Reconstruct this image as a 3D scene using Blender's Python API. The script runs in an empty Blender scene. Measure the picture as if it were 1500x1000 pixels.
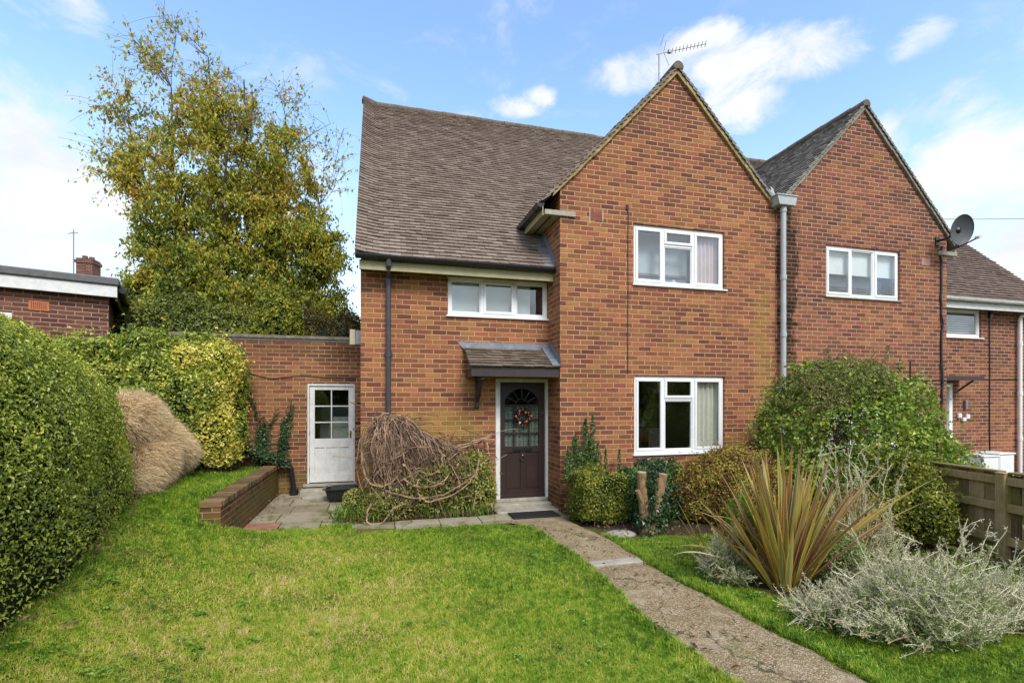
import bpy, math, random
import numpy as np
from math import radians, sin, cos, pi
from mathutils import Vector, Matrix

# ------------------------------------------------------------------ camera, world, sun
C = bpy.context.scene.collection
SC = bpy.context.scene
cam_d = bpy.data.cameras.new('camera')
cam_d.sensor_width = 36.0
cam_d.lens = 36.0 * 730.0 / 1500.0
cam_d.shift_y = 86.0 / 1500.0
cam_d.clip_start = 0.05
cam_d.clip_end = 6000
cam = bpy.data.objects.new('camera', cam_d)
C.objects.link(cam)
cam.location = (0, 0, 1.75)
cam.rotation_euler = (radians(90), 0, radians(-15))
SC.camera = cam

SUN_AZ, SUN_EL = radians(170), radians(46)      # azimuth clockwise from +Y
SC.view_settings.view_transform = 'Standard'
SC.view_settings.look = 'None'
SC.view_settings.gamma = 1.0
SC.view_settings.exposure = 1.5

W = bpy.data.worlds.new('World')
SC.world = W
W.use_nodes = True


class NT:
    """small helper for wiring node trees"""
    def __init__(s, tree):
        s.t = tree
        s.n = tree.nodes
        s.l = tree.links

    def add(s, typ, **kw):
        n = s.n.new(typ)
        for k, v in kw.items():
            setattr(n, k, v)
        return n

    def put(s, sock, v):
        if isinstance(v, bpy.types.NodeSocket):
            s.l.new(v, sock)
        elif v is not None:
            if isinstance(v, (tuple, list)) and len(v) == 3 and sock.type == 'RGBA':
                v = (*v, 1)
            sock.default_value = v

    def math(s, op, a, b=None, c=None, clamp=False):
        n = s.add('ShaderNodeMath', operation=op, use_clamp=clamp)
        s.put(n.inputs[0], a)
        if b is not None: s.put(n.inputs[1], b)
        if c is not None: s.put(n.inputs[2], c)
        return n.outputs[0]

    def mixc(s, f, a, b, blend='MIX'):
        n = s.add('ShaderNodeMix', data_type='RGBA', blend_type=blend)
        s.put(n.inputs[0], f); s.put(n.inputs[6], a); s.put(n.inputs[7], b)
        return n.outputs[2]

    def noise(s, vec, scale, detail=3, rough=.5, dist=0.0, dim='3D'):
        n = s.add('ShaderNodeTexNoise', noise_dimensions=dim)
        if vec is not None: s.put(n.inputs['Vector'], vec)
        n.inputs['Scale'].default_value = scale
        n.inputs['Detail'].default_value = detail
        n.inputs['Roughness'].default_value = rough
        n.inputs['Distortion'].default_value = dist
        return n.outputs[0]

    def ramp(s, f, stops, interp='LINEAR'):
        n = s.add('ShaderNodeValToRGB')
        s.put(n.inputs[0], f)
        cr = n.color_ramp
        cr.interpolation = interp
        while len(cr.elements) < len(stops): cr.elements.new(.5)
        for e, (p, c) in zip(cr.elements, stops):
            e.position = p
            e.color = (*c, 1) if len(c) == 3 else c
        return n.outputs[0]

    def maprange(s, v, a, b, c=0., d=1., smooth=False):
        n = s.add('ShaderNodeMapRange', interpolation_type='SMOOTHSTEP' if smooth else 'LINEAR')
        s.put(n.inputs[0], v)
        for i, x in enumerate((a, b, c, d)): s.put(n.inputs[1 + i], x)
        return n.outputs[0]

    def comb(s, x, y, z):
        n = s.add('ShaderNodeCombineXYZ')
        for i, v in enumerate((x, y, z)): s.put(n.inputs[i], v)
        return n.outputs[0]

    def sep(s, v):
        n = s.add('ShaderNodeSeparateXYZ')
        s.put(n.inputs[0], v)
        return n.outputs

    def vmath(s, op, a, b=None):
        n = s.add('ShaderNodeVectorMath', operation=op)
        s.put(n.inputs[0], a)
        if b is not None: s.put(n.inputs[1], b)
        return n.outputs[0]


def build_world():
    k = NT(W.node_tree)
    k.n.clear()
    out = k.add('ShaderNodeOutputWorld')
    bg = k.add('ShaderNodeBackground')
    sky = k.add('ShaderNodeTexSky', sky_type='NISHITA')
    sky.sun_disc = False
    sky.sun_elevation = SUN_EL
    sky.sun_rotation = SUN_AZ
    sky.altitude = 100
    sky.air_density = 1.1
    sky.dust_density = 0.6
    sky.ozone_density = 1.6
    tc = k.add('ShaderNodeTexCoord')
    d = k.vmath('NORMALIZE', tc.outputs['Generated'])
    x, y, z = k.sep(d)
    az = k.math('ARCTAN2', x, y)
    el = k.math('ARCSINE', z)
    # clouds: (azimuth, elevation, half width, half height, weight) in degrees
    blobs = [(-29, 17.5, 9, 6.5, 1.3), (-35, 12, 12, 8, 1.2), (-24, 12, 9, 4.5, .9), (-27, 30.5, 3.6, 2.6, .75), (-30, 24, 5, 1.6, .5),
             (39, 31, 8.5, 2.9, 1.25), (30, 32.5, 5.5, 2.4, 1.15), (46.5, 30.6, 5, 2.4, 1.15), (40.5, 28, 5, 2.2, 1.15), (35, 34, 5, 1.6, .9),
             (54.2, 29.2, 2.6, 1.6, .95), (51.5, 23, 3, 2, .7),
             (15.4, 30.5, 4.2, 1.2, 1.0), (18, 31.2, 2.6, 1.2, 1.0), (10.5, 29.8, 3.2, .9, .8),
             (58.5, 19, 6, 4.5, 1.3), (60, 12, 9, 7, 1.2), (52, 9, 6, 4, .9), (56, 24, 4, 2, .8),
             (-110, 22, 25, 10, 1.1), (150, 25, 35, 12, 1.2), (-170, 35, 30, 14, 1.1), (100, 18, 25, 10, 1.1), (-75, 12, 14, 7, 1)]  # out of view, added as cloud cover for neutral fill light
    acc = None
    for a, e, ra, re, w in blobs:
        da = k.math('MULTIPLY', k.math('SUBTRACT', az, radians(a)), 1 / radians(ra))
        de = k.math('MULTIPLY', k.math('SUBTRACT', el, radians(e)), 1 / radians(re))
        r2 = k.math('ADD', k.math('MULTIPLY', da, da), k.math('MULTIPLY', de, de))
        v = k.math('MULTIPLY', k.math('SUBTRACT', 1.0, r2), w)
        acc = v if acc is None else k.math('MAXIMUM', acc, v)
    acc = k.math('MAXIMUM', acc, -1.0)
    sv = k.vmath('MULTIPLY', d, (1, 1, 1.7))
    n1 = k.noise(sv, 8.5, 10, .62, .35)
    n2 = k.noise(sv, 2.2, 3, .5)
    f = k.math('ADD', acc, k.math('MULTIPLY', k.math('SUBTRACT', n1, .5), 4.2))
    mask = k.maprange(f, -.10, 1.25, 0, 1, True)
    over = k.maprange(k.math('ADD', z, k.math('MULTIPLY', k.math('SUBTRACT', n1, .5), .5)), .74, .95, 0, .9, True)  # unseen overcast overhead, added to soften and neutralise the light
    behind = k.math('MULTIPLY', k.maprange(y, -.05, -.45, 0, 1, True), k.maprange(k.math('ADD', n1, k.math('MULTIPLY', n2, .3)), .45, .72, .25, 1, True))  # unseen clouds behind the camera, added as neutral fill
    mask = k.math('MAXIMUM', mask, k.math('MAXIMUM', over, k.math('MULTIPLY', behind, .85)))
    wisp = k.math('MULTIPLY', k.maprange(k.math('ADD', n1, k.math('MULTIPLY', n2, .5)), .74, 1.0, 0, 1, True), .35)
    mask = k.math('MAXIMUM', mask, wisp)
    shade = k.noise(sv, 5.0, 5, .55)
    cl = k.ramp(shade, [(.3, (.70, .77, .86)), (.6, (1.0, 1.0, 1.0))])
    cl = k.vmath('SCALE', cl); cl.node.inputs[3].default_value = 2.9
    # thin veil of moisture near the horizon
    veil = k.maprange(z, .02, .50, .72, 0.0, True)
    base = k.vmath('MULTIPLY', sky.outputs[0], (.90, .95, .99))
    base = k.mixc(veil, base, (2.7, 3.0, 3.3))
    col = k.mixc(mask, base, cl)
    k.put(bg.inputs[0], col)
    bg.inputs[1].default_value = 0.132
    k.l.new(bg.outputs[0], out.inputs[0])


build_world()
sun_d = bpy.data.lights.new('sun', 'SUN')
sun_d.energy = 1.25
sun_d.angle = radians(22)
sun_d.color = (1.0, .95, .87)
sun = bpy.data.objects.new('sun', sun_d)
C.objects.link(sun)
sv = Vector((sin(SUN_AZ) * cos(SUN_EL), cos(SUN_AZ) * cos(SUN_EL), sin(SUN_EL)))
sun.rotation_euler = sv.to_track_quat('Z', 'Y').to_euler()
sun.location = (0, -10, 20)

# ------------------------------------------------------------------ materials
MATS = {}


def new_mat(name):
    m = bpy.data.materials.new(name)
    m.use_nodes = True
    k = NT(m.node_tree)
    k.n.clear()
    k.out = k.add('ShaderNodeOutputMaterial')
    k.b = k.add('ShaderNodeBsdfPrincipled')
    k.l.new(k.b.outputs[0], k.out.inputs[0])
    MATS[name] = m
    return m, k


def setp(k, col=None, rough=None, metal=None, spec=None, normal=None):
    if col is not None: k.put(k.b.inputs['Base Color'], col)
    if rough is not None: k.put(k.b.inputs['Roughness'], rough)
    if metal is not None: k.put(k.b.inputs['Metallic'], metal)
    if spec is not None: k.put(k.b.inputs['Specular IOR Level'], spec)
    if normal is not None: k.put(k.b.inputs['Normal'], normal)


def bump(k, h, strength=.5, dist=.01):
    n = k.add('ShaderNodeBump')
    n.inputs['Strength'].default_value = strength
    n.inputs['Distance'].default_value = dist
    k.put(n.inputs['Height'], h)
    return n.outputs[0]


def plain(name, c, rough=.5, var=.15, scale=6, metal=0, spec=.5, bmp=.15, dirt=None, dirt_amt=.5):
    m, k = new_mat(name)
    tc = k.add('ShaderNodeTexCoord').outputs['Object']
    n = k.noise(tc, scale, 5, .6)
    n2 = k.noise(tc, scale * 9, 4, .6)
    lo = tuple(x * (1 - var * 1.6) for x in c); hi = tuple(min(1, x * (1 + var)) for x in c)
    col = k.ramp(n, [(.3, lo), (.7, hi)])
    if dirt:
        dm = k.maprange(k.noise(tc, scale * 1.7, 6, .7), .5, .75, 0, dirt_amt)
        col = k.mixc(dm, col, dirt)
    setp(k, col, k.maprange(n2, .3, .7, rough * .8, min(1, rough * 1.15)), metal, spec, bump(k, n2, bmp, .004))
    return m


def brick_mat(name, pal, mortar, stain=None, stain_at=(), dark_at=(), seed=0.0, bl=.225, bh=.075, warm=None):
    m, k = new_mat(name)
    tc = k.add('ShaderNodeTexCoord')
    P = tc.outputs['Object']
    x, y, z = k.sep(P)
    nx, ny, nz = k.sep(tc.outputs['Normal'])
    side = k.math('GREATER_THAN', k.math('ABSOLUTE', nx), .6)
    u = k.math('ADD', k.math('MULTIPLY', x, k.math('SUBTRACT', 1.0, side)), k.math('MULTIPLY', y, side))
    wob = k.noise(P, 14, 2, .5)
    wob2 = k.noise(P, 45, 2, .5)
    u = k.math('ADD', u, k.math('MULTIPLY', k.math('SUBTRACT', wob2, .5), .006))
    zz = k.math('ADD', z, k.math('MULTIPLY', k.math('SUBTRACT', wob, .5), .006))
    zr = k.math('DIVIDE', zz, bh)
    row = k.math('FLOOR', zr)
    fz = k.math('SUBTRACT', zr, row)
    par = k.math('ABSOLUTE', k.math('MODULO', row, 2.0))
    rj = k.add('ShaderNodeTexWhiteNoise', noise_dimensions='1D'); k.put(rj.inputs['W'], row)
    ur = k.math('ADD', k.math('DIVIDE', u, bl), k.math('ADD', k.math('MULTIPLY', par, .5), k.math('MULTIPLY', rj.outputs[0], .14)))
    colm = k.math('FLOOR', ur)
    fu = k.math('SUBTRACT', ur, colm)
    dz = k.math('MULTIPLY', k.math('ABSOLUTE', k.math('SUBTRACT', fz, .5)), bh)
    du = k.math('MULTIPLY', k.math('ABSOLUTE', k.math('SUBTRACT', fu, .5)), bl)
    mz = k.maprange(dz, bh / 2 - .0080, bh / 2 - .0052)
    mu = k.maprange(du, bl / 2 - .0080, bl / 2 - .0052)
    mort = k.math('MAXIMUM', mz, mu)
    wn = k.add('ShaderNodeTexWhiteNoise', noise_dimensions='3D')
    k.put(wn.inputs['Vector'], k.comb(colm, row, k.math('ADD', side, seed)))
    big = k.noise(P, .55, 3, .55)
    rv = k.math('ADD', wn.outputs[0], k.math('ADD', k.math('MULTIPLY', k.math('SUBTRACT', big, .5), 1.5), k.maprange(z, 3.0, 7.0, .10, -.20)), clamp=True)
    n = len(pal)
    bc = k.ramp(rv, [(i / max(1, n - 1), c) for i, c in enumerate(pal)])
    # a second random: overall value of each brick
    s2 = k.sep(wn.outputs[1])
    val = k.maprange(s2[1], 0, 1, .84, 1.16)
    hv = k.add('ShaderNodeHueSaturation')
    k.put(hv.inputs['Color'], bc); k.put(hv.inputs['Value'], val)
    k.put(hv.inputs['Hue'], k.maprange(s2[2], 0, 1, .488, .512))
    bc = hv.outputs[0]
    fine = k.noise(P, 38, 5, .7)
    bc = k.mixc(k.maprange(fine, .42, .68, 0, .55), bc, k.vmath('MULTIPLY', bc, (.52, .5, .52)))
    # drag-faced burn along the middle of some bricks
    mc = k.mixc(k.maprange(k.noise(P, 3, 4, .6), .4, .7), mortar, tuple(c * .70 for c in mortar))
    mc = k.mixc(k.maprange(fine, .45, .7, 0, .35), mc, tuple(c * .6 for c in mortar))
    col = k.mixc(mort, bc, mc)
    pal_n = k.noise(P, 1.3, 5, .65)
    # white salts
    ef = k.math('MULTIPLY', k.maprange(k.noise(P, 9, 6, .7), .66, .78, 0, .5), k.maprange(k.noise(P, .8, 2), .5, .62))
    col = k.mixc(ef, col, (.55, .47, .38))
    # general weather darkening in ragged patches
    wd = k.maprange(k.noise(P, 1.7, 6, .7), .52, .75, 0, .38)
    col = k.mixc(wd, col, k.vmath('MULTIPLY', col, (.55, .52, .52)))
    # rain streaks running down the face
    stk = k.noise(k.comb(k.math('MULTIPLY', u, 5.0), k.math('MULTIPLY', z, .45), 0.0), 1.0, 5, .65)
    col = k.mixc(k.maprange(stk, .54, .72, 0, .30), col, k.vmath('MULTIPLY', col, (.55, .53, .50)))
    damp = k.math('MULTIPLY', k.maprange(k.math('ADD', z, k.math('MULTIPLY', pal_n, .9)), .95, .45, 0, .5), 1.0)
    col = k.mixc(damp, col, k.vmath('MULTIPLY', col, (.55, .60, .45)))
    def spot(cx, cz, rx, rz):
        a = k.math('DIVIDE', k.math('SUBTRACT', u, cx), rx)
        b = k.math('DIVIDE', k.math('SUBTRACT', z, cz), rz)
        r = k.math('ADD', k.math('MULTIPLY', a, a), k.math('MULTIPLY', b, b))
        r = k.math('ADD', r, k.math('MULTIPLY', k.math('SUBTRACT', pal_n, .5), 2.2))
        return k.maprange(r, 1.15, .1, 0, 1, True)
    for (cx, cz, rx, rz, amt) in stain_at:
        col = k.mixc(k.math('MULTIPLY', spot(cx, cz, rx, rz), amt), col, stain)
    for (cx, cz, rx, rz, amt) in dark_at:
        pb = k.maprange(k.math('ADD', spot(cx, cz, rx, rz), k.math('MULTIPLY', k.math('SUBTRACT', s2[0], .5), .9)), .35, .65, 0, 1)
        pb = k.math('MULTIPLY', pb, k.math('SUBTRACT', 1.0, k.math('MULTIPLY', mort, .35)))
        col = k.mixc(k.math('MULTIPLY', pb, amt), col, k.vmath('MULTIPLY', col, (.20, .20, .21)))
    hgt = k.math('ADD', k.math('MULTIPLY', k.math('SUBTRACT', 1.0, mort), 1.0), k.math('MULTIPLY', fine, .45))
    setp(k, col, .88, 0, .25, bump(k, hgt, .8, .007))
    return m


def tile_mat(name, pal, lichen=.25, lichen_col=(.30, .27, .22), moss=.0, moss_z=None):
    m, k = new_mat(name)
    tc = k.add('ShaderNodeTexCoord')
    g = k.add('ShaderNodeNewGeometry')
    P = tc.outputs['Object']
    big = k.noise(P, .7, 4, .6)
    rv = k.math('ADD', g.outputs['Random Per Island'], k.math('MULTIPLY', k.math('SUBTRACT', big, .5), .5), clamp=True)
    col = k.ramp(rv, [(i / (len(pal) - 1), c) for i, c in enumerate(pal)])
    fine = k.noise(P, 55, 5, .7)
    col = k.mixc(k.maprange(fine, .4, .7, 0, .6), col, k.vmath('MULTIPLY', col, (.6, .6, .62)))
    lm = k.maprange(k.noise(P, 24, 5, .75), .60, .70, 0, lichen)
    col = k.mixc(lm, col, lichen_col)
    if moss:
        zz = k.sep(P)[2]
        mm = k.math('MULTIPLY', k.maprange(k.noise(P, 5, 5, .7), .5, .62, 0, moss), k.maprange(zz, moss_z - .5, moss_z))
        col = k.mixc(mm, col, (.12, .115, .03))
    setp(k, col, .9, 0, .2, bump(k, fine, .5, .005))
    return m


def leaf_mat(name, stops, rough=.45, trans=.25, clump=1.3, amt=.9, spec=.4, zgrad=None, fine=9.0):
    m, k = new_mat(name)
    g = k.add('ShaderNodeNewGeometry')
    P = k.add('ShaderNodeTexCoord').outputs['Object']
    n1 = k.noise(P, clump, 3, .55)
    n2 = k.noise(P, fine, 2, .5)
    v = k.math('MULTIPLY', g.outputs['Random Per Island'], .62)
    v = k.math('ADD', v, k.math('MULTIPLY', k.math('SUBTRACT', n1, .5), amt))
    v = k.math('ADD', v, k.math('MULTIPLY', k.math('SUBTRACT', n2, .5), .5))
    v = k.math('ADD', v, .19)
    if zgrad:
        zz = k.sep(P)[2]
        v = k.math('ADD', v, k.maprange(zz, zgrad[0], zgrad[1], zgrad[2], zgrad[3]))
    v = k.math('MINIMUM', k.math('MAXIMUM', v, 0.0), 1.0)
    col = k.ramp(v, stops)
    setp(k, col, rough, 0, spec)
    if trans:
        t = k.add('ShaderNodeBsdfTranslucent')
        k.put(t.inputs[0], k.vmath('MULTIPLY', col, (1.25, 1.25, .8)))
        mx = k.add('ShaderNodeMixShader')
        mx.inputs[0].default_value = trans
        k.l.new(k.b.outputs[0], mx.inputs[1]); k.l.new(t.outputs[0], mx.inputs[2])
        k.l.new(mx.outputs[0], k.out.inputs[0])
    return m


def glass_mat(name, tint=(.85, .9, .9), refl=.16):
    m, k = new_mat(name)
    gg = k.add('ShaderNodeNewGeometry')
    dt = k.add('ShaderNodeVectorMath', operation='DOT_PRODUCT')
    k.put(dt.inputs[0], gg.outputs['Incoming']); k.put(dt.inputs[1], gg.outputs['Normal'])
    ci = k.math('SUBTRACT', 1.0, k.math('ABSOLUTE', dt.outputs['Value']), clamp=True)
    gl = k.add('ShaderNodeBsdfGlossy'); gl.inputs['Roughness'].default_value = .012
    tr = k.add('ShaderNodeBsdfTransparent'); k.put(tr.inputs[0], tint)
    f = k.math('ADD', k.math('MULTIPLY', k.math('POWER', ci, 4.0), .8), refl * .6, clamp=True)
    mx = k.add('ShaderNodeMixShader')
    k.put(mx.inputs[0], f)
    k.l.new(tr.outputs[0], mx.inputs[1]); k.l.new(gl.outputs[0], mx.inputs[2])
    k.l.new(mx.outputs[0], k.out.inputs[0])
    return m


PAL_A = [(.15, .055, .042), (.215, .073, .047), (.275, .098, .052), (.33, .124, .058), (.385, .155, .07)]
PAL_B = [(.125, .048, .040), (.18, .062, .044), (.235, .083, .048), (.29, .103, .052), (.345, .128, .060)]
def rel(lst, ox): return [(a - ox, b, c, d, e) for a, b, c, d, e in lst]


M_BRICK = brick_mat('house_brick', PAL_A, (.50, .34, .165), (.36, .26, .055),
                    rel([(.75, 1.25, 1.0, .42, .42), (5.95, .75, .35, .35, .35), (-.1, .9, .4, .6, .5), (6.5, 2.6, .25, 1.2, .25)], 3.2),
                    rel([(2.9, .1, .5, .3, .4)], 3.2), seed=1.0)
M_BRICK2 = brick_mat('neighbour_brick', PAL_B, (.47, .34, .22), (.3, .2, .1), [],
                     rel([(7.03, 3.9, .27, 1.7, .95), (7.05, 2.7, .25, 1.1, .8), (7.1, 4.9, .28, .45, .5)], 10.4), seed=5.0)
M_BRICK_EXT = brick_mat('extension_brick', [(.11, .048, .036), (.17, .068, .044), (.22, .088, .05), (.27, .108, .055), (.33, .14, .065)], (.47, .33, .17), (.16, .14, .04),
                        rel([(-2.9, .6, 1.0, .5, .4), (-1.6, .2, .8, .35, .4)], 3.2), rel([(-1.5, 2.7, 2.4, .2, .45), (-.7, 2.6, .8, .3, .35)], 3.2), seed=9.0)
M_BRICK_RET = brick_mat('retaining_brick', [(.06, .035, .022), (.11, .055, .032), (.17, .075, .04), (.24, .09, .045)], (.38, .29, .15),
                        (.12, .12, .025), rel([(8.4, .2, 2.2, .3, .5), (9.5, .35, 1.2, .5, .55)], 8.2), [], seed=12.0)
M_BRICK_GAR = brick_mat('garage_brick', [(.10, .042, .036), (.14, .055, .042), (.18, .068, .048), (.23, .085, .055)], (.42, .30, .22), seed=17.0)
TILE_PAL = [(.175, .132, .106), (.215, .165, .134), (.245, .19, .155), (.30, .24, .20)]
M_TILE = tile_mat('brown_roof_tile', TILE_PAL, .45, (.34, .29, .25), .5, 8.6)
M_TILE_G = tile_mat('grey_weathered_tile', [(.17, .155, .14), (.22, .205, .185), (.28, .26, .235), (.34, .32, .29)], .5, (.30, .28, .24), .3, 7.0)
M_TILE_C = tile_mat('canopy_tile', [(.10, .078, .06), (.17, .13, .10), (.22, .17, .135)], .75, (.42, .38, .33), .25, 2.2)
M_TILE_N = tile_mat('neighbour_roof_tile', [(.14, .098, .082), (.17, .122, .10), (.21, .155, .13)], .3)
M_RIDGE = plain('ridge_tile_clay', (.13, .10, .075), .9, .3, 9, bmp=.5, dirt=(.17, .145, .04), dirt_amt=.8)
M_VERGE = plain('lichened_verge_mortar', (.36, .27, .12), .95, .3, 11, bmp=.6, dirt=(.14, .10, .05), dirt_amt=.6)
M_VERGE_G = plain('grey_verge_mortar', (.27, .245, .19), .95, .25, 11, bmp=.6, dirt=(.12, .10, .07))
M_WHITE = plain('white_upvc', (.80, .81, .82), .3, .03, 3, bmp=.02)
M_WHITE_P = plain('aged_white_paint', (.70, .71, .70), .5, .08, 7, bmp=.2, dirt=(.42, .40, .36), dirt_amt=.5)
M_CREAM = plain('cream_soffit_paint', (.38, .345, .19), .6, .12, 4, bmp=.1, dirt=(.28, .26, .15))
M_BLACK = plain('black_plastic', (.018, .018, .02), .28, .1, 5, bmp=.03)
M_GREYP = plain('grey_cast_pipe', (.05, .054, .062), .45, .15, 8, bmp=.1)
M_LEAD = plain('lead_sheet', (.17, .195, .235), .5, .22, 5, metal=.0, bmp=.25, dirt=(.36, .38, .40), dirt_amt=.6)
M_LPIPE = plain('light_grey_pipe', (.40, .44, .46), .45, .08, 6, bmp=.05)
M_CONC = plain('concrete', (.36, .335, .28), .9, .16, 8, bmp=.4, dirt=(.16, .15, .09), dirt_amt=.6)
M_DOOR = plain('dark_brown_door_paint', (.036, .021, .0195), .38, .12, 5, bmp=.08)
M_DARKWOOD = plain('dark_stained_wood', (.035, .026, .026), .5, .2, 8, bmp=.2)
M_BRASS = plain('aged_brass', (.32, .22, .07), .35, .2, 20, metal=.9)
M_CHROME = plain('chrome', (.6, .6, .58), .2, .05, 20, metal=1)
M_CURT = plain('cream_curtain', (.74, .71, .62), .9, .06, 5, bmp=.1)
M_PINK = plain('pink_curtain', (.66, .52, .53), .9, .06, 5, bmp=.1)
M_DIM = plain('dim_net_and_backing', (.30, .33, .31), .9, .1, 5)  # net at the front door, painted pane reflection behind the side door
M_NET = plain('blind_with_sky_reflection', (.50, .54, .555), .9, .05, 3, bmp=.05)  # blind cloth with the sky reflection of upper panes put into its colour
M_BLIND = plain('white_blind_slat', (.82, .84, .84), .7, .04, 4)
M_ROOM = plain('room_plaster', (.30, .29, .27), .9, .05, 2)
M_MAT = plain('black_rubber_mat', (.02, .021, .022), .85, .2, 40, bmp=.6)
M_FELT = plain('grey_roof_felt', (.13, .13, .135), .9, .15, 10, bmp=.4)
M_BARK = plain('tree_bark', (.075, .06, .045), .9, .3, 12, bmp=.6)
M_TWIG = plain('pruned_vine_wood', (.36, .235, .15), .85, .45, 7, bmp=.3)
M_TWIG_D = plain('dark_vine_wood', (.155, .088, .064), .9, .4, 7, bmp=.3)
M_STUMP = plain('stump_bark', (.27, .17, .085), .9, .35, 14, bmp=.8)
M_STUMPTOP = plain('cut_wood', (.50, .38, .25), .85, .2, 18, bmp=.3)
M_METER = plain('grey_dish_metal', (.075, .08, .09), .45, .08, 4, spec=.6)
M_METAL = plain('galvanised_metal', (.30, .31, .32), .4, .1, 12, metal=.7)
M_ORANGE = plain('orange_bauble', (.55, .11, .02), .3, .1, 12)
M_STRAWB = plain('cream_bauble', (.50, .42, .30), .4, .1, 12)
M_TERRA = plain('terracotta_airbrick', (.52, .17, .07), .85, .1, 12, bmp=.2)
M_STONE = plain('grey_stone', (.33, .31, .27), .9, .15, 9, bmp=.5, dirt=(.15, .16, .08))
M_GLASS = glass_mat('window_glass', (.96, .98, .975), .19)
M_GLASS_D = glass_mat('dark_door_glass', (.85, .9, .88), .12)


def wood_mat():
    m, k = new_mat('weathered_fence_timber')
    P = k.add('ShaderNodeTexCoord').outputs['Object']
    g = k.add('ShaderNodeNewGeometry')
    grain = k.noise(k.vmath('MULTIPLY', P, (30, 30, 2.2)), 1.2, 6, .7, .6)
    col = k.ramp(k.math('ADD', k.math('MULTIPLY', grain, .6), k.math('MULTIPLY', g.outputs['Random Per Island'], .45)),
                 [(.30, (.085, .052, .024)), (.5, (.235, .155, .072)), (.72, (.40, .285, .15))])
    gr = k.maprange(k.noise(P, 3.2, 5, .7), .42, .60, 0, .7)
    col = k.mixc(gr, col, (.19, .175, .04))
    setp(k, col, .85, 0, .25, bump(k, grain, .5, .006))
    return m


M_FENCE = wood_mat()


def ground_mat():
    m, k = new_mat('turf_and_soil')
    P = k.add('ShaderNodeTexCoord').outputs['Object']
    n = k.noise(P, 2.2, 5, .65)
    f = k.noise(P, 40, 5, .75)
    a = k.ramp(f, [(.3, (.030, .034, .010)), (.5, (.075, .085, .020)), (.7, (.15, .15, .045))])
    b = k.ramp(f, [(.3, (.07, .075, .018)), (.55, (.15, .145, .045)), (.75, (.27, .22, .10))])
    col = k.mixc(k.maprange(n, .4, .62), a, b)
    setp(k, col, .95, 0, .1, bump(k, f, 1.0, .02))
    return m


def soil_mat():
    m, k = new_mat('bed_soil')
    P = k.add('ShaderNodeTexCoord').outputs['Object']
    f = k.noise(P, 30, 7, .75)
    n = k.noise(P, 5, 4, .6)
    col = k.ramp(f, [(.3, (.018, .012, .009)), (.52, (.065, .042, .028)), (.72, (.15, .10, .065))])
    col = k.mixc(k.maprange(n, .48, .65, 0, .5), col, (.05, .06, .018))
    setp(k, col, .95, 0, .15, bump(k, f, 1.0, .03))
    return m


def path_mat():
    m, k = new_mat('exposed_aggregate_path')
    P = k.add('ShaderNodeTexCoord').outputs['Object']
    v = k.add('ShaderNodeTexVoronoi'); v.inputs['Scale'].default_value = 95
    k.put(v.inputs['Vector'], P)
    rc = k.sep(v.outputs['Color'])
    st = k.ramp(rc[0], [(0, (.14, .092, .045)), (.3, (.31, .225, .12)), (.55, (.43, .33, .185)), (.8, (.53, .43, .26)), (1, (.66, .60, .46))])
    e = k.maprange(v.outputs['Distance'], .25, .62, 0, .8)
    col = k.mixc(e, st, (.17, .122, .07))
    big = k.noise(P, 1.6, 6, .7)
    col = k.mixc(k.maprange(big, .52, .72, 0, .65), col, (.13, .10, .04))
    col = k.mixc(k.maprange(k.noise(P, 3.1, 5, .7), .50, .70, 0, .6), col, (.46, .38, .27))
    col = k.mixc(k.maprange(k.noise(P, 6, 5, .6), .69, .73, 0, .8), col, (.52, .50, .45))
    vc = k.add('ShaderNodeTexVoronoi', feature='DISTANCE_TO_EDGE'); vc.inputs['Scale'].default_value = .9
    k.put(vc.inputs['Vector'], k.vmath('ADD', P, k.vmath('MULTIPLY', k.comb(k.noise(P, 4, 4, .6), k.noise(P, 5, 4, .6), 0.0), (.5, .5, 0))))
    col = k.mixc(k.maprange(vc.outputs['Distance'], .010, .004, 0, .75), col, (.05, .05, .02))
    col = k.mixc(k.math('MULTIPLY', k.maprange(k.noise(P, 2.3, 6, .72), .55, .66, 0, .7), k.maprange(k.noise(P, 35, 3, .6), .4, .55)), col, (.11, .13, .03))
    h = k.math('ADD', k.math('MULTIPLY', v.outputs['Distance'], -1.0), k.noise(P, 20, 4, .7))
    setp(k, col, .85, 0, .3, bump(k, h, .8, .008))
    return m


def slab_mat():
    m, k = new_mat('paving_slab_stone')
    P = k.add('ShaderNodeTexCoord').outputs['Object']
    g = k.add('ShaderNodeNewGeometry')
    c = k.ramp(g.outputs['Random Per Island'], [(0, (.25, .215, .15)), (.5, (.33, .29, .215)), (1, (.39, .35, .27))])
    f = k.noise(P, 26, 6, .7)
    c = k.mixc(k.maprange(f, .4, .7, 0, .5), c, (.17, .145, .10))
    c = k.mixc(k.maprange(k.noise(P, 3.0, 6, .7), .48, .62, 0, .75), c, (.13, .125, .035))
    setp(k, c, .9, 0, .2, bump(k, f, .6, .006))
    return m


M_GROUND = ground_mat(); M_SOIL = soil_mat(); M_PATH = path_mat(); M_SLAB = slab_mat()
M_REDSLAB = plain('red_paving_slab', (.33, .15, .11), .9, .2, 9, bmp=.4, dirt=(.15, .13, .06))
M_ROAD = plain('asphalt', (.05, .05, .052), .9, .15, 6, bmp=.5)

# ------------------------------------------------------------------ mesh helpers


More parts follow.
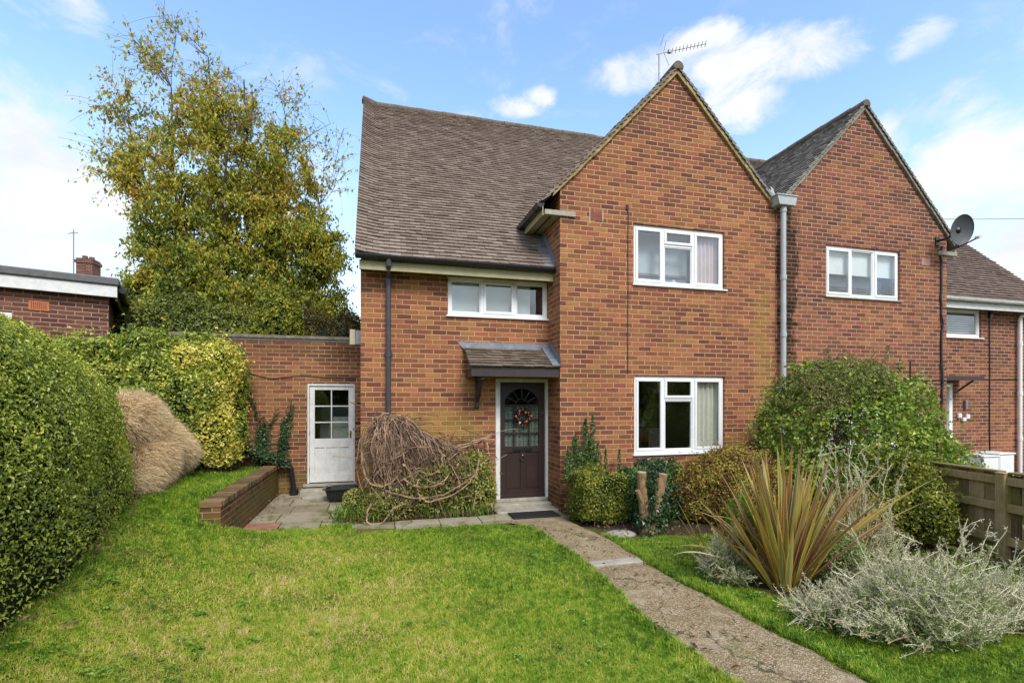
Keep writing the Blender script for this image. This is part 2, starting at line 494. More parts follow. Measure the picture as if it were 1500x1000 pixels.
class MB:
    """collects shapes (boxes, tubes, sheets, leaves) for one mesh object"""
    def __init__(s):
        s.V = []; s.F = []; s.n = 0; s.uv = []; s.mi = []

    def raw(s, verts, faces, mi=0):
        v = np.asarray(verts, dtype=np.float32).reshape(-1, 3)
        f = np.asarray(faces, dtype=np.int32)
        s.V.append(v); s.F.append(f + s.n); s.n += len(v); s.mi.append(np.full(len(f), mi, np.int32))
        return s

    def poly(s, pts, mi=0):
        return s.raw(pts, [list(range(len(pts)))], mi)

    def box(s, x0, x1, y0, y1, z0, z1, M=None, mi=0):
        v = np.array([(x, y, z) for z in (z0, z1) for (x, y) in ((x0, y0), (x1, y0), (x1, y1), (x0, y1))], float)
        if M is not None: v = (np.array(M.to_3x3()) @ v.T).T + np.array(M.translation)
        return s.raw(v, [(0, 3, 2, 1), (4, 5, 6, 7), (0, 1, 5, 4), (1, 2, 6, 5), (2, 3, 7, 6), (3, 0, 4, 7)], mi)

    def prism(s, pts, vec, mi=0):
        """extrude a planar polygon along vec"""
        p = np.array(pts, float); q = p + np.array(vec, float); n = len(p)
        s.raw(np.vstack([p, q]), np.array([[i, (i + 1) % n, n + (i + 1) % n, n + i] for i in range(n)]), mi)
        s.raw(p, [list(range(n))[::-1]], mi); s.raw(q, [list(range(n))], mi)
        return s

    def bar(s, a, b, w, t, up=(0, 0, 1), mi=0):
        a = Vector(a); b = Vector(b); d = (b - a); L = d.length; d.normalize()
        u = Vector(up); r = d.cross(u)
        if r.length < 1e-4: r = d.cross(Vector((1, 0, 0)))
        r.normalize(); u = r.cross(d)
        M = Matrix(((r.x, d.x, u.x, a.x), (r.y, d.y, u.y, a.y), (r.z, d.z, u.z, a.z), (0, 0, 0, 1)))
        return s.box(-w / 2, w / 2, 0, L, -t / 2, t / 2, M, mi)

    def tube(s, pts, r, sides=6, caps=True, mi=0, arc=(0, 2 * pi)):
        P = np.asarray(pts, float); n = len(P)
        r = np.broadcast_to(np.asarray(r, float), (n,))
        T = np.gradient(P, axis=0); T /= (np.linalg.norm(T, axis=1, keepdims=True) + 1e-9)
        ref = np.array([0, 0, 1.]) if abs(T[0, 2]) < .9 else np.array([1., 0, 0])
        N = np.empty_like(P)
        v = ref - T[0] * ref.dot(T[0]); v /= np.linalg.norm(v)
        for i in range(n):
            v = v - T[i] * v.dot(T[i]); v /= (np.linalg.norm(v) + 1e-9); N[i] = v
        B = np.cross(T, N)
        a = np.linspace(0, 2 * pi, sides, endpoint=False)
        ring = (N[:, None, :] * np.cos(a)[None, :, None] + B[:, None, :] * np.sin(a)[None, :, None]) * r[:, None, None] + P[:, None, :]
        i = np.arange(n - 1)[:, None] * sides; j = np.arange(sides)[None, :]; j2 = (j + 1) % sides
        f = np.stack([i + j, i + j2, i + sides + j2, i + sides + j], -1).reshape(-1, 4)
        s.raw(ring.reshape(-1, 3), f, mi)
        if caps:
            s.raw(ring[0], [list(range(sides))[::-1]], mi); s.raw(ring[-1], [list(range(sides))], mi)
        return s

    def ball(s, c, r, nu=10, nv=6, mi=0, sc=(1, 1, 1)):
        v = []
        for i in range(nv + 1):
            t = pi * i / nv
            for j in range(nu):
                p = 2 * pi * j / nu
                v.append((c[0] + r * sc[0] * sin(t) * cos(p), c[1] + r * sc[1] * sin(t) * sin(p), c[2] + r * sc[2] * cos(t)))
        f = [(i * nu + j, (i + 1) * nu + j, (i + 1) * nu + (j + 1) % nu, i * nu + (j + 1) % nu) for i in range(nv) for j in range(nu)]
        return s.raw(v, f, mi)

    def grid(s, P, mi=0):
        P = np.asarray(P, float); a, b = P.shape[:2]
        i = np.arange(a - 1)[:, None] * b; j = np.arange(b - 1)[None, :]
        f = np.stack([i + j, i + j + 1, i + b + j + 1, i + b + j], -1).reshape(-1, 4)
        return s.raw(P.reshape(-1, 3), f, mi)

    def build(s, name, mats, parent=None, smooth=False, uv=None, bevel=0):
        if not isinstance(mats, (list, tuple)): mats = [mats]
        V = np.vstack(s.V)
        off = np.array(parent_world(parent), dtype=np.float32)
        V = V - off
        me = bpy.data.meshes.new(name)
        me.vertices.add(len(V)); me.vertices.foreach_set('co', V.astype(np.float32).ravel())
        tot = np.concatenate([np.full(len(f), f.shape[1], np.int32) for f in s.F])
        idx = np.concatenate([f.ravel() for f in s.F]).astype(np.int32)
        me.loops.add(len(idx)); me.loops.foreach_set('vertex_index', idx)
        me.polygons.add(len(tot))
        st = np.concatenate([[0], np.cumsum(tot)[:-1]]).astype(np.int32)
        me.polygons.foreach_set('loop_start', st); me.polygons.foreach_set('loop_total', tot)
        me.polygons.foreach_set('material_index', np.concatenate(s.mi))
        me.polygons.foreach_set('use_smooth', np.full(len(tot), bool(smooth)))
        for m in mats: me.materials.append(m)
        if uv is not None:
            l = me.uv_layers.new(name='UVMap')
            l.data.foreach_set('uv', np.asarray(uv, np.float32)[idx].ravel())
        me.update(calc_edges=True)
        me.validate()
        o = bpy.data.objects.new(name, me)
        C.objects.link(o)
        if parent is not None: o.parent = parent
        if bevel:
            b = o.modifiers.new('bevel', 'BEVEL'); b.width = bevel; b.segments = 1; b.limit_method = 'ANGLE'
        return o


def parent_world(p):
    v = Vector((0, 0, 0))
    while p is not None:
        v += p.location; p = p.parent
    return v


def thing(name, label, cat, loc=(0, 0, 0), group=None):
    o = bpy.data.objects.new(name, None)
    C.objects.link(o); o.location = loc; o.empty_display_size = .2
    o['label'] = label; o['category'] = cat
    if group: o['group'] = group
    return o


def tag(o, label, cat, group=None, kind=None):
    o['label'] = label; o['category'] = cat
    if group: o['group'] = group
    if kind: o['kind'] = kind
    return o


def struct(o, label=None, cat=None):
    o['kind'] = 'structure'
    if label: o['label'] = label
    if cat: o['category'] = cat
    return o


RNG = np.random.default_rng(7)


def unit(v): return v / (np.linalg.norm(v, axis=-1, keepdims=True) + 1e-9)


def add_leaves(mb, P, N, size, aspect=.5, spread=.8, fold=.25, down=0.0, rng=RNG, mi=0, dirv=None):
    """leaf-shaped folded faces (two triangles pairs) at points P, roughly facing N"""
    P = np.asarray(P, float); n = len(P)
    nn = unit(unit(N) + rng.normal(0, spread, (n, 3)))
    if dirv is None:
        t = rng.normal(0, 1, (n, 3)); t[:, 2] -= down * 2
    else:
        t = np.asarray(dirv) + rng.normal(0, .35, (n, 3))
    t = unit(t - nn * (t * nn).sum(1, keepdims=True))
    b = np.cross(nn, t)
    L = size * rng.uniform(.6, 1.3, (n, 1)); w = L * aspect * .5
    base = P - t * L * .5; tip = P + t * L * .5 - nn * L * .12
    up = nn * w * fold * 2
    l = P + b * w + up - t * L * .06; r = P - b * w + up - t * L * .06
    V = np.stack([base, r, tip, l], 1).reshape(-1, 3)
    i = np.arange(n)[:, None] * 4
    F = np.concatenate([i + np.array([[0, 1, 2]]), i + np.array([[0, 2, 3]])], 0)
    mb.raw(V, F, mi)


def wobble(P, amp, scale, seed=0):
    r = np.random.default_rng(100 + seed)
    out = np.zeros(len(P))
    for o in range(3):
        for _ in range(5):
            d = r.normal(0, 1, 3) * scale * (2 ** o); ph = r.uniform(0, 6.28)
            out += np.sin(P @ d + ph) * amp / (1.9 ** o) / 2.2
    return out


def blob_points(blobs, dens, thick=.22, rng=RNG, bump_amp=.12, bscale=4, seed=0, zmin=None):
    """points and outward normals in the outer shell of a union of ellipsoids (cx,cy,cz,rx,ry,rz)"""
    PS = []; NS = []
    for bi, (cx, cy, cz, rx, ry, rz) in enumerate(blobs):
        area = 4 * pi * (((rx * ry) ** 1.6 + (rx * rz) ** 1.6 + (ry * rz) ** 1.6) / 3) ** (1 / 1.6)
        n = int(area * dens)
        d = unit(rng.normal(0, 1, (n, 3)))
        rad = 1 - np.abs(rng.normal(0, thick, n))
        rad = rad * (1 + wobble(d * np.array([rx, ry, rz]) + bi, bump_amp, bscale, seed))
        R = np.array([rx, ry, rz])
        P = d * R * rad[:, None] + np.array([cx, cy, cz])
        N = unit(d / R)
        keep = np.ones(n, bool)
        for bj, b in enumerate(blobs):
            if bj == bi: continue
            q = (P - np.array(b[:3])) / np.array(b[3:])
            keep &= (q ** 2).sum(1) > .62
        if zmin is not None: keep &= P[:, 2] > zmin
        PS.append(P[keep]); NS.append(N[keep])
    return np.vstack(PS), np.vstack(NS)


def bez(a, b, c, d, n=10):
    t = np.linspace(0, 1, n)[:, None]
    a, b, c, d = map(lambda q: np.asarray(q, float), (a, b, c, d))
    return (1 - t) ** 3 * a + 3 * (1 - t) ** 2 * t * b + 3 * (1 - t) * t * t * c + t ** 3 * d


# ------------------------------------------------------------------ terrain
def sstep(t):
    t = np.clip(t, 0, 1); return t * t * (3 - 2 * t)


def ground_z(X, Y):
    X = np.asarray(X, float); Y = np.asarray(Y, float)
    t = np.clip((-.4 - X) / 2.3, 0, 1)
    bank = .62 * t ** 1.8 + .12 * sstep((-2.7 - X) / 2)
    k = sstep((Y - 6.55) / .8)
    right = bank * (1 - k)
    left = np.maximum(bank, (.50 + .12 * sstep((-1.8 - X) / 1.2)) * k + bank * (1 - k))
    z = np.where(X > -1.895, right, left)
    far = np.sqrt(X ** 2 + (Y - 5) ** 2)
    return z * (1 - .0 * far)


xs = np.unique(np.concatenate([np.linspace(-2500, -60, 9), np.linspace(-60, -12, 9), np.linspace(-12, -4, 17), np.arange(-4, 4.01, .1), [-1.9, -1.89], np.linspace(4, 16, 13), np.linspace(16, 60, 8), np.linspace(60, 2500, 9)]))
ys = np.unique(np.concatenate([np.linspace(-2500, -60, 9), np.linspace(-60, -4, 9), np.linspace(-4, 1.5, 6), np.arange(1.5, 11.01, .1), np.linspace(11, 30, 9), np.linspace(30, 90, 6), np.linspace(90, 2500, 9)]))
GX, GY = np.meshgrid(xs, ys, indexing='ij')
GZ = ground_z(GX, GY)
near = (np.abs(GX) < 12) & (GY > 0) & (GY < 12)
GZ = GZ + np.where(near, .006 * np.sin(GX * 5.1 + GY * 2.3) + .006 * np.sin(GX * 2.2 - GY * 6.1), 0) - .012
g = MB().grid(np.stack([GX, GY, GZ], -1)).build('ground', M_GROUND, smooth=True)
struct(g)


def on_ground(X, Y, dz=0.0): return float(ground_z(X, Y)) + dz


# path of exposed aggregate
pl = [(6.9, 1.80), (6.55, 2.02), (6.33, 2.07), (5.6, 2.12), (4.84, 2.16), (3.9, 2.09), (3.4, 2.06), (2.6, 2.14), (1.2, 2.12), (-3.5, 2.1)]
pr = [(6.9, 2.62), (6.55, 2.66), (6.33, 2.72), (5.6, 2.79), (4.84, 2.77), (3.9, 2.84), (3.4, 2.87), (2.6, 2.94), (1.2, 2.92), (-3.5, 2.9)]


def path_edges(Y):
    yy = np.array([p[0] for p in pl])[::-1]; a = np.array([p[1] for p in pl])[::-1]; b = np.array([p[1] for p in pr])[::-1]
    q = np.asarray(Y); w = .012 * np.sin(q * 6.3) + .008 * np.sin(q * 17 + 1) + .007 * np.sin(q * 41 + 2) + .006 * np.sin(q * 73)
    return np.interp(Y, yy, a) + w, np.interp(Y, yy, b) - w * .8


def path_sheet(y0, y1, z, name, m):
    Y = np.arange(y0, y1 + .001, .05); a, b = path_edges(Y)
    t = np.linspace(0, 1, 9)
    X = a[:, None] * (1 - t) + b[:, None] * t
    Z = np.full_like(X, z) + .012 * (1 - (2 * t[None] - 1) ** 4) + .003 * np.sin(X * 20 + Y[:, None] * 13)
    mb = MB().grid(np.stack([X, np.repeat(Y[:, None], 9, 1), Z], -1)[:, ::-1])
    # end riser
    e = [(a[0], y0, z), (b[0], y0, z), (b[0], y0, z - .08), (a[0], y0, z - .08)]
    mb.poly(e)
    return mb


struct(path_sheet(4.84, 6.9, .012, 'path', M_PATH).build('path', M_PATH, smooth=False))
struct(path_sheet(-3.5, 4.80, -.004, 'path', M_PATH).build('path', M_PATH, smooth=False))
# pale concrete lip where the upper path meets the lower one
a_, b_ = path_edges(np.array([4.86]))
struct(MB().box(a_[0], b_[0] - .02, 4.80, 4.95, -.05, .028).build('path_edging', M_CONC, bevel=.008))
# slab strip along the bed, and patio
sl = MB()
xsl = [-.36, .22, .84, 1.42, 1.86]
for i in range(4):
    y0 = 6.93 + .02 * (i % 2) + (.12 if i == 0 else 0); y1 = 7.30 + .01 * i
    x0, x1 = xsl[i] + .006, xsl[i + 1] - .006
    sl.prism([(x0, y0 + (.1 if i == 0 else 0), -.04), (x1, y0, -.04), (x1, y1, -.04), (x0, y1, -.04)], (0, 0, .062 + .004 * (i % 2)))
sl.prism([(1.72, 7.30, -.04), (1.86, 6.9, -.04), (2.74, 6.9, -.04), (2.74, 7.42, -.04), (1.72, 7.42, -.04)], (0, 0, .058))
struct(sl.build('slab_path', M_SLAB, bevel=.006))
pt = MB(); rd = MB()
py = [7.40, 7.72, 8.30, 8.9, 9.45, 10.0]
for r in range(5):
    cols = [-1.78, -1.32 - .1 * (r % 2), -.78 + .08 * (r % 2), -.27]
    for c_ in range(3):
        x0, x1 = cols[c_] + .008, cols[c_ + 1] - .008
        y0, y1 = py[r] + .008, py[r + 1] - .008
        z = .012 + .008 * RNG.random()
        (rd if (r == 0 and c_ < 2 and c_ == 0) else pt).prism([(x0, y0, -.05), (x1, y0 - (.1 if r == 0 else 0), -.05), (x1, y1, -.05), (x0, y1, -.05)], (0, 0, .05 + z))
struct(pt.build('patio', M_SLAB, bevel=.006))
struct(rd.build('patio_red_slab', M_REDSLAB, bevel=.006))


def soil_patch(name, pts, z=.02, amp=.03):
    """a low mound of soil filling a rounded polygon"""
    p = np.array(pts, float); c = p.mean(0)
    n = len(p); rings = 9
    ang = []
    dense = []
    for i in range(n):
        for t in np.linspace(0, 1, 8, endpoint=False): dense.append(p[i] * (1 - t) + p[(i + 1) % n] * t)
    D = np.array(dense)
    G = []
    for r in range(rings + 1):
        q = c + (D - c) * (r / rings) * (1 + (.03 * np.sin(np.arange(len(D)) * 2.1))[:, None])
        q = np.vstack([q, q[:1]])
        zz = ground_z(q[:, 0], q[:, 1]) - .02 + z * (1 - (r / rings) ** 4) + amp * .5 * np.sin(q[:, 0] * 17 + r) * np.sin(q[:, 1] * 15) * (1 - r / rings)
        G.append(np.column_stack([q, zz]))
    o = MB().grid(np.array(G)).build(name, M_SOIL, smooth=True)
    return struct(o)


soil_patch('bed_soil', [(-.62, 7.5), (-.35, 7.30), (.8, 7.27), (1.70, 7.33), (1.74, 7.83), (-.25, 7.83), (-.5, 8.0)], .09)
soil_patch('bed_soil', [(2.75, 6.6), (3.2, 5.9), (4.2, 5.6), (5.2, 5.3), (6.0, 4.5), (6.5, 3.9), (7.0, 6.0), (7.0, 7.28), (2.75, 7.28)], .07)
soil_patch('bed_soil', [(3.35, 3.6), (3.6, 2.9), (4.4, 2.7), (4.9, 2.9), (4.8, 3.3), (4.4, 4.2), (3.7, 4.3), (3.4, 4.1)], .03)
soil_patch('bed_soil', [(-2.0, 3.0), (-2.35, 4.6), (-2.62, 6.2), (-2.6, 7.5), (-2.75, 9.2), (-3.6, 9.4), (-3.4, 5), (-2.9, 2.2)], .04)
# road behind the camera
struct(MB().raw([(-300, -9.5, .0), (300, -9.5, .0), (300, -4.0, .0), (-300, -4.0, .0)], [(0, 1, 2, 3)]).build('road', M_ROAD))

# ------------------------------------------------------------------ the two houses
YG, YR = 7.30, 7.85
XM = 6.77
SL = 1.045              # gable slope
RS, RY0, RZ0, RY1 = 1.04, 7.55, 3.86, 12.2    # main roof: slope, eaves y z, ridge y
RZ1 = RZ0 + RS * (RY1 - RY0)
APZ = 7.27


def wall_y(mb, y, x0, x1, z0, z1, holes, depth=.2, top=None):
    """front-facing wall at plane y with rectangular openings and reveals"""
    xs_ = sorted({x0, x1, *[h[0] for h in holes], *[h[1] for h in holes]})
    zs_ = sorted({z0, z1, *[h[2] for h in holes], *[h[3] for h in holes]})
    for i in range(len(xs_) - 1):
        for j in range(len(zs_) - 1):
            cx = (xs_[i] + xs_[i + 1]) / 2; cz = (zs_[j] + zs_[j + 1]) / 2
            if any(h[0] < cx < h[1] and h[2] < cz < h[3] for h in holes): continue
            mb.poly([(xs_[i], y, zs_[j]), (xs_[i + 1], y, zs_[j]), (xs_[i + 1], y, zs_[j + 1]), (xs_[i], y, zs_[j + 1])])
    for (a, b, c, d) in holes:
        mb.poly([(a, y, c), (a, y, d), (a, y + depth, d), (a, y + depth, c)])
        mb.poly([(b, y, c), (b, y + depth, c), (b, y + depth, d), (b, y, d)])
        mb.poly([(a, y, c), (a, y + depth, c), (b, y + depth, c), (b, y, c)])
        mb.poly([(a, y, d), (b, y, d), (b, y + depth, d), (a, y + depth, d)])


def tiles(mb, o, a, b, La, Lb, w=.165, g=.1, rng=RNG, keep=None, kick=None, th=.024):
    """courses of plain tiles on the plane o + s*a + t*b"""
    o = np.array(o, float); a = unit(np.array(a, float)); b = unit(np.array(b, float)); nrm = np.cross(a, b)
    if nrm[2] < 0: nrm = -nrm
    nr = int(Lb / g); nc = int(La / w) + 1
    r, c = np.meshgrid(np.arange(nr), np.arange(-1, nc + 1), indexing='ij')
    s0 = c * w + (r % 2) * w * .5; t0 = r * g
    s1 = s0 + w - .004; s0 = np.maximum(s0, 0); s1 = np.minimum(s1, La)
    ok = s1 - s0 > .02
    s0, s1, t0 = s0[ok], s1[ok], t0[ok].astype(float)
    n = len(s0)
    t0 = t0 + rng.normal(0, .0018, n) - .01
    t1 = t0 + g * 1.75
    if keep is not None:
        mid = o + a * ((s0 + s1) / 2)[:, None] + b * (t0 + g * .5)[:, None]
        k = keep(mid); s0, s1, t0, t1 = s0[k], s1[k], t0[k], t1[k]; n = len(s0)
    lift = .042 + rng.normal(0, .0028, n); twist = rng.normal(0, .0025, n)
    lo = .004
    def pt(s, t, h):
        kk = kick(s, t) if kick is not None else 0
        return o + a * s[:, None] + b * t[:, None] + nrm * (h + kk)[:, None]
    V = np.stack([pt(s0, t0, lift + twist), pt(s1, t0, lift - twist), pt(s1, t1, lo + 0 * t1), pt(s0, t1, lo + 0 * t1),
                  pt(s0, t0, lift + twist - th), pt(s1, t0, lift - twist - th), pt(s1, t1, lo - th + 0 * t1), pt(s0, t1, lo - th + 0 * t1)], 1).reshape(-1, 3)
    i = np.arange(n)[:, None] * 8
    F = np.concatenate([i + np.array([q]) for q in ([0, 1, 2, 3], [4, 5, 1, 0], [4, 0, 3, 7], [1, 5, 6, 2])], 0)
    # keep each tile's faces together so that they form one island
    F = F.reshape(4, n, 4).transpose(1, 0, 2).reshape(-1, 4)
    mb.raw(V, F)


def ridge_tiles(mb, a, b, r=.10, L=.30, rng=RNG):
    a = np.array(a, float); b = np.array(b, float); d = b - a; T = np.linalg.norm(d); d /= T
    s = np.cross(d, [0, 0, 1.]); s /= np.linalg.norm(s); up = np.cross(s, d)
    n = int(T / L)
    for i in range(n):
        p0 = a + d * i * T / n; p1 = a + d * ((i + 1) * T / n - .008)
        rr = r + rng.normal(0, .004); dz = rng.normal(0, .004)
        t = np.linspace(-.12 * pi, 1.12 * pi, 9)
        ring0 = [p0 + s * cos(q) * rr + up * (sin(q) * rr - r * .45 + dz) for q in t]
        ring1 = [p1 + s * cos(q) * rr * .97 + up * (sin(q) * rr * .97 - r * .45 + dz) for q in t]
        G = np.array([ring0, ring1]); mb.grid(G)
        mb.poly(ring0); mb.poly(ring1[::-1])


def window(parent, x0, x1, z0, z1, y, lights, behind=None, sill=True, sillm=None, fw=.055, name='window'):
    """white casement window: outer frame with mullions, one pane and one sash per light.
       lights = [(fx0, fx1, fz0, fz1, opening)] in fractions of the frame"""
    W_, H_ = x1 - x0, z1 - z0
    yo = y + .035
    f = MB()
    e = .0015
    f.box(x0 + e, x1 - e, yo, yo + .07, z0 + e, z0 + fw); f.box(x0 + e, x1 - e, yo, yo + .07, z1 - fw, z1 - e)
    f.box(x0 + e, x0 + fw, yo, yo + .07, z0 + fw, z1 - fw); f.box(x1 - fw, x1 - e, yo, yo + .07, z0 + fw, z1 - fw)
    xb = sorted({round(l[0], 4) for l in lights if l[0] > .01})
    for b in xb: f.box(x0 + W_ * b - .026, x0 + W_ * b + .026, yo + .002, yo + .068, z0 + fw, z1 - fw)
    for l in lights:
        if l[2] > .01: f.box(x0 + W_ * l[0] + .026, x0 + W_ * l[1] - .026, yo + .003, yo + .067, z0 + H_ * l[2] - .024, z0 + H_ * l[2] + .024)
    wo = f.build(name, M_WHITE, parent, bevel=.005)
    for (a, b, c, d, op) in lights:
        ax = x0 + (fw if a < .01 else W_ * a + .026); bx = x1 - fw if b > .99 else x0 + W_ * b - .026
        cz = z0 + (fw if c < .01 else H_ * c + .024); dz = z1 - fw if d > .99 else z0 + H_ * d - .024
        s = .045 if op else .018
        pr_ = yo - .014 if op else yo + .012
        sb = MB()
        ax0, bx0, cz0, dz0 = (ax - .008, bx + .008, cz - .008, dz + .008) if op else (ax, bx, cz, dz)
        sb.box(ax0, bx0, pr_, pr_ + .035, cz0, cz0 + s); sb.box(ax0, bx0, pr_, pr_ + .035, dz0 - s, dz0)
        sb.box(ax0, ax0 + s, pr_, pr_ + .035, cz0 + s, dz0 - s); sb.box(bx0 - s, bx0, pr_, pr_ + .035, cz0 + s, dz0 - s)
        sb.build('sash', M_WHITE, wo, bevel=.005)
        MB().box(ax0 + s * .8, bx0 - s * .8, pr_ + .018, pr_ + .024, cz0 + s * .8, dz0 - s * .8).build('pane', M_GLASS, wo)
    if sill:
        MB().box(x0 - .03, x1 + .05, y - .035, y + .06, z0 - .028, z0 - .001).build('sill', sillm or M_WHITE, wo, bevel=.005)
    return wo


def pleated(x0, x1, z0, z1, y, folds, amp, m, parent, name='curtain'):
    n = folds * 8
    xx = np.linspace(x0, x1, n); zz = np.linspace(z0, z1, 8)
    X, Z = np.meshgrid(xx, zz, indexing='ij')
    ph = np.linspace(0, folds * 2 * pi, n)[:, None]
    Y = y + amp * np.sin(ph + .5 * np.sin(Z * 2)) * (1 + .2 * np.sin(ph * .37))
    mb = MB().grid(np.stack([X, Y, Z], -1))
    mb.grid(np.stack([X, Y + .004, Z], -1)[::-1])
    return mb.build(name, m, parent, smooth=True)


def blind(x0, x1, z0, z1, y, m, parent, slats=False):
    mb = MB()
    if slats:
        n = int((z1 - z0) / .05)
        for i in range(n):
            z = z0 + i * .05
            mb.prism([(x0, y, z), (x0, y + .035, z + .03), (x0, y + .037, z + .032), (x0, y + .002, z + .003)], (x1 - x0, 0, 0))
    else:
        mb.box(x0, x1, y, y + .004, z0, z1)
    return mb.build('blind', m, parent)


def room(parent, x0, x1, y0, y1, z0, z1):
    mb = MB()
    p = [(x0, y0), (x0, y1), (x1, y1), (x1, y0)]
    for i in range(3):
        mb.poly([(*p[i], z0), (*p[i + 1], z0), (*p[i + 1], z1), (*p[i], z1)])
    mb.poly([(*q, z0) for q in p]); mb.poly([(*q, z1) for q in p[::-1]])
    mb.poly([(*p[0], z0), (*p[0], z1), (x0, y0, z1)]) if False else None
    return mb.build('room', M_ROOM, parent)


def gable_roof(parent, ax, xl, xr, mat_l, mat_r, yb=11.0):
    """tiled roof over a front gable with its apex at ax"""
    for (xe, sgn, m) in ((xl, -1, mat_l), (xr, 1, mat_r)):
        run = abs(xe - ax); Ls = run * math.hypot(1, SL)
        ze = APZ - .02 - SL * run
        mb = MB()
        up = (-sgn, 0, SL)
        tiles(mb, (xe, YG - .07, ze), (0, 1, 0), up, yb - YG + .07, Ls)
        mb.poly([(xe, YG - .05, ze - .012), (xe, yb, ze - .012), (ax, yb, APZ - .032), (ax, YG - .05, APZ - .032)])
        mb.build('roof', m, parent)


# ---- house one (left, with the dark front door)
H1 = thing('brick_house', 'red brick semi-detached house with brown tiled roof, black gutter and dark brown front door', 'house', (3.2, YR, 0))
w1 = MB()
wall_y(w1, YR, -.26, 2.73, -.2, 3.72, [(1.056, 2.73 - .004, 3.09, 3.716), (1.829, 2.726, .10, 2.10)])
# gable front with pentagon top
wall_y(w1, YG, 2.73, XM - .004, -.2, 4.70, [(4.0, 5.72, 3.635, 4.62), (4.01, 5.725, .87, 2.155)])
zr_ = APZ - .10 - SL * (XM - 4.78); zl_ = 4.70
w1.poly([(2.73, YG, 4.70), (XM - .004, YG, 4.70), (XM - .004, YG, zr_), (4.78, YG, APZ - .10), (2.73, YG, APZ - .10 - SL * (4.78 - 2.73))])
w1.poly([(2.73, YG, -.2), (2.73, YG, 5.0), (2.73, 10, 5.0), (2.73, 10, -.2)][::-1])
w1.poly([(-.26, YR, -.2), (-.26, YR, 3.8), (-.26, 12.2, 8.4), (-.26, 16.55, 3.8), (-.26, 16.55, -.2)])
w1.poly([(-.26, 16.55, -.2), (XM, 16.55, -.2), (XM, 16.55, 3.9), (-.26, 16.55, 3.9)])
w1.build('wall', M_BRICK, H1)


def kick_main(s, t):
    return (.05 + .016 * t) * np.clip(1 - s / .42, 0, 1) ** 1.6


def main_roof(parent, x0, x1, mat, kick, keep):
    mb = MB()
    Ls = (RY1 - RY0) * math.hypot(1, RS)
    tiles(mb, (x0, RY0, RZ0), (1, 0, 0), (0, 1, RS), x1 - x0, Ls, keep=keep, kick=kick)
    mb.poly([(x0, RY0 + .02, RZ0 - .0), (x1, RY0 + .02, RZ0 - .0), (x1, RY1, RZ1 - .02), (x0, RY1, RZ1 - .02)])
    mb.build('roof', mat, parent)
    mb = MB()
    tiles(mb, (x0, 2 * RY1 - RY0, RZ0), (1, 0, 0), (0, -1, RS), x1 - x0, Ls, w=.33, g=.2)
    mb.poly([(x0, 2 * RY1 - RY0, RZ0), (x1, 2 * RY1 - RY0, RZ0), (x1, RY1, RZ1 - .02), (x0, RY1, RZ1 - .02)])
    mb.build('roof', mat, parent)


def keep1(P): return ~((P[:, 2] < APZ - SL * np.abs(P[:, 0] - 4.78) - .35) & (P[:, 0] > 2.75))
def keep2(P): return ~((P[:, 2] < APZ - SL * np.abs(P[:, 0] - 8.75) - .35) & (P[:, 0] < 10.8))


main_roof(H1, -.33, XM, M_TILE, kick_main, keep1)
gable_roof(H1, 4.78, 2.43, XM + .0, M_TILE, M_TILE_G)
rt = MB()
ridge_tiles(rt, (-.05, RY1, RZ1 + .03), (XM, RY1, RZ1 + .01))
ridge_tiles(rt, (-.35, RY1, RZ1 + .13), (-.05, RY1, RZ1 + .035))
rt.build('ridge', M_RIDGE, H1)
rt = MB(); ridge_tiles(rt, (4.78, YG - .08, APZ + .015), (4.78, 10.9, APZ + .01), r=.09); rt.build('ridge', M_RIDGE, H1)


def verge(parent, ax, xl, xr, ml, mr):
    for xe, sgn, m in ((xl, -1, ml), (xr, 1, mr)):
        run = abs(xe - ax); n = int(run / .16)
        mb = MB()
        for i in range(n):
            f0 = i / n; f1 = (i + 1) / n
            j = RNG.normal(0, .004)
            xa = ax + sgn * run * f0; xb = ax + sgn * run * f1
            za = APZ - .035 - SL * run * f0; zb = APZ - .035 - SL * run * f1
            hgt = .075 + RNG.normal(0, .006)
            mb.prism([(xa, YG - .045 + j, za), (xb, YG - .045 + j, zb), (xb, YG - .045 + j, zb - hgt), (xa, YG - .045 + j, za - hgt)], (0, .06, 0))
        mb.build('verge', m, parent)


verge(H1, 4.78, 2.60, XM - .02, M_VERGE, M_VERGE)
# left verge of the main roof (undercloak on the side wall)
vb = MB()
vb.bar((-.30, RY0, RZ0 - .01), (-.30, RY1, RZ1 - .02), .06, .06); vb.bar((-.30, 2 * RY1 - RY0, RZ0 - .01), (-.30, RY1, RZ1 - .02), .06, .06)
vb.build('verge', M_VERGE_G, H1)
# eaves of the main roof: fascia, soffit, gutter
MB().box(-.27, 2.724, RY0 + .03, RY0 + .055, 3.66, 3.80).box(-.27, 2.724, RY0 + .056, YR + .03, 3.722, 3.742).build('fascia', M_CREAM, H1, bevel=.003)


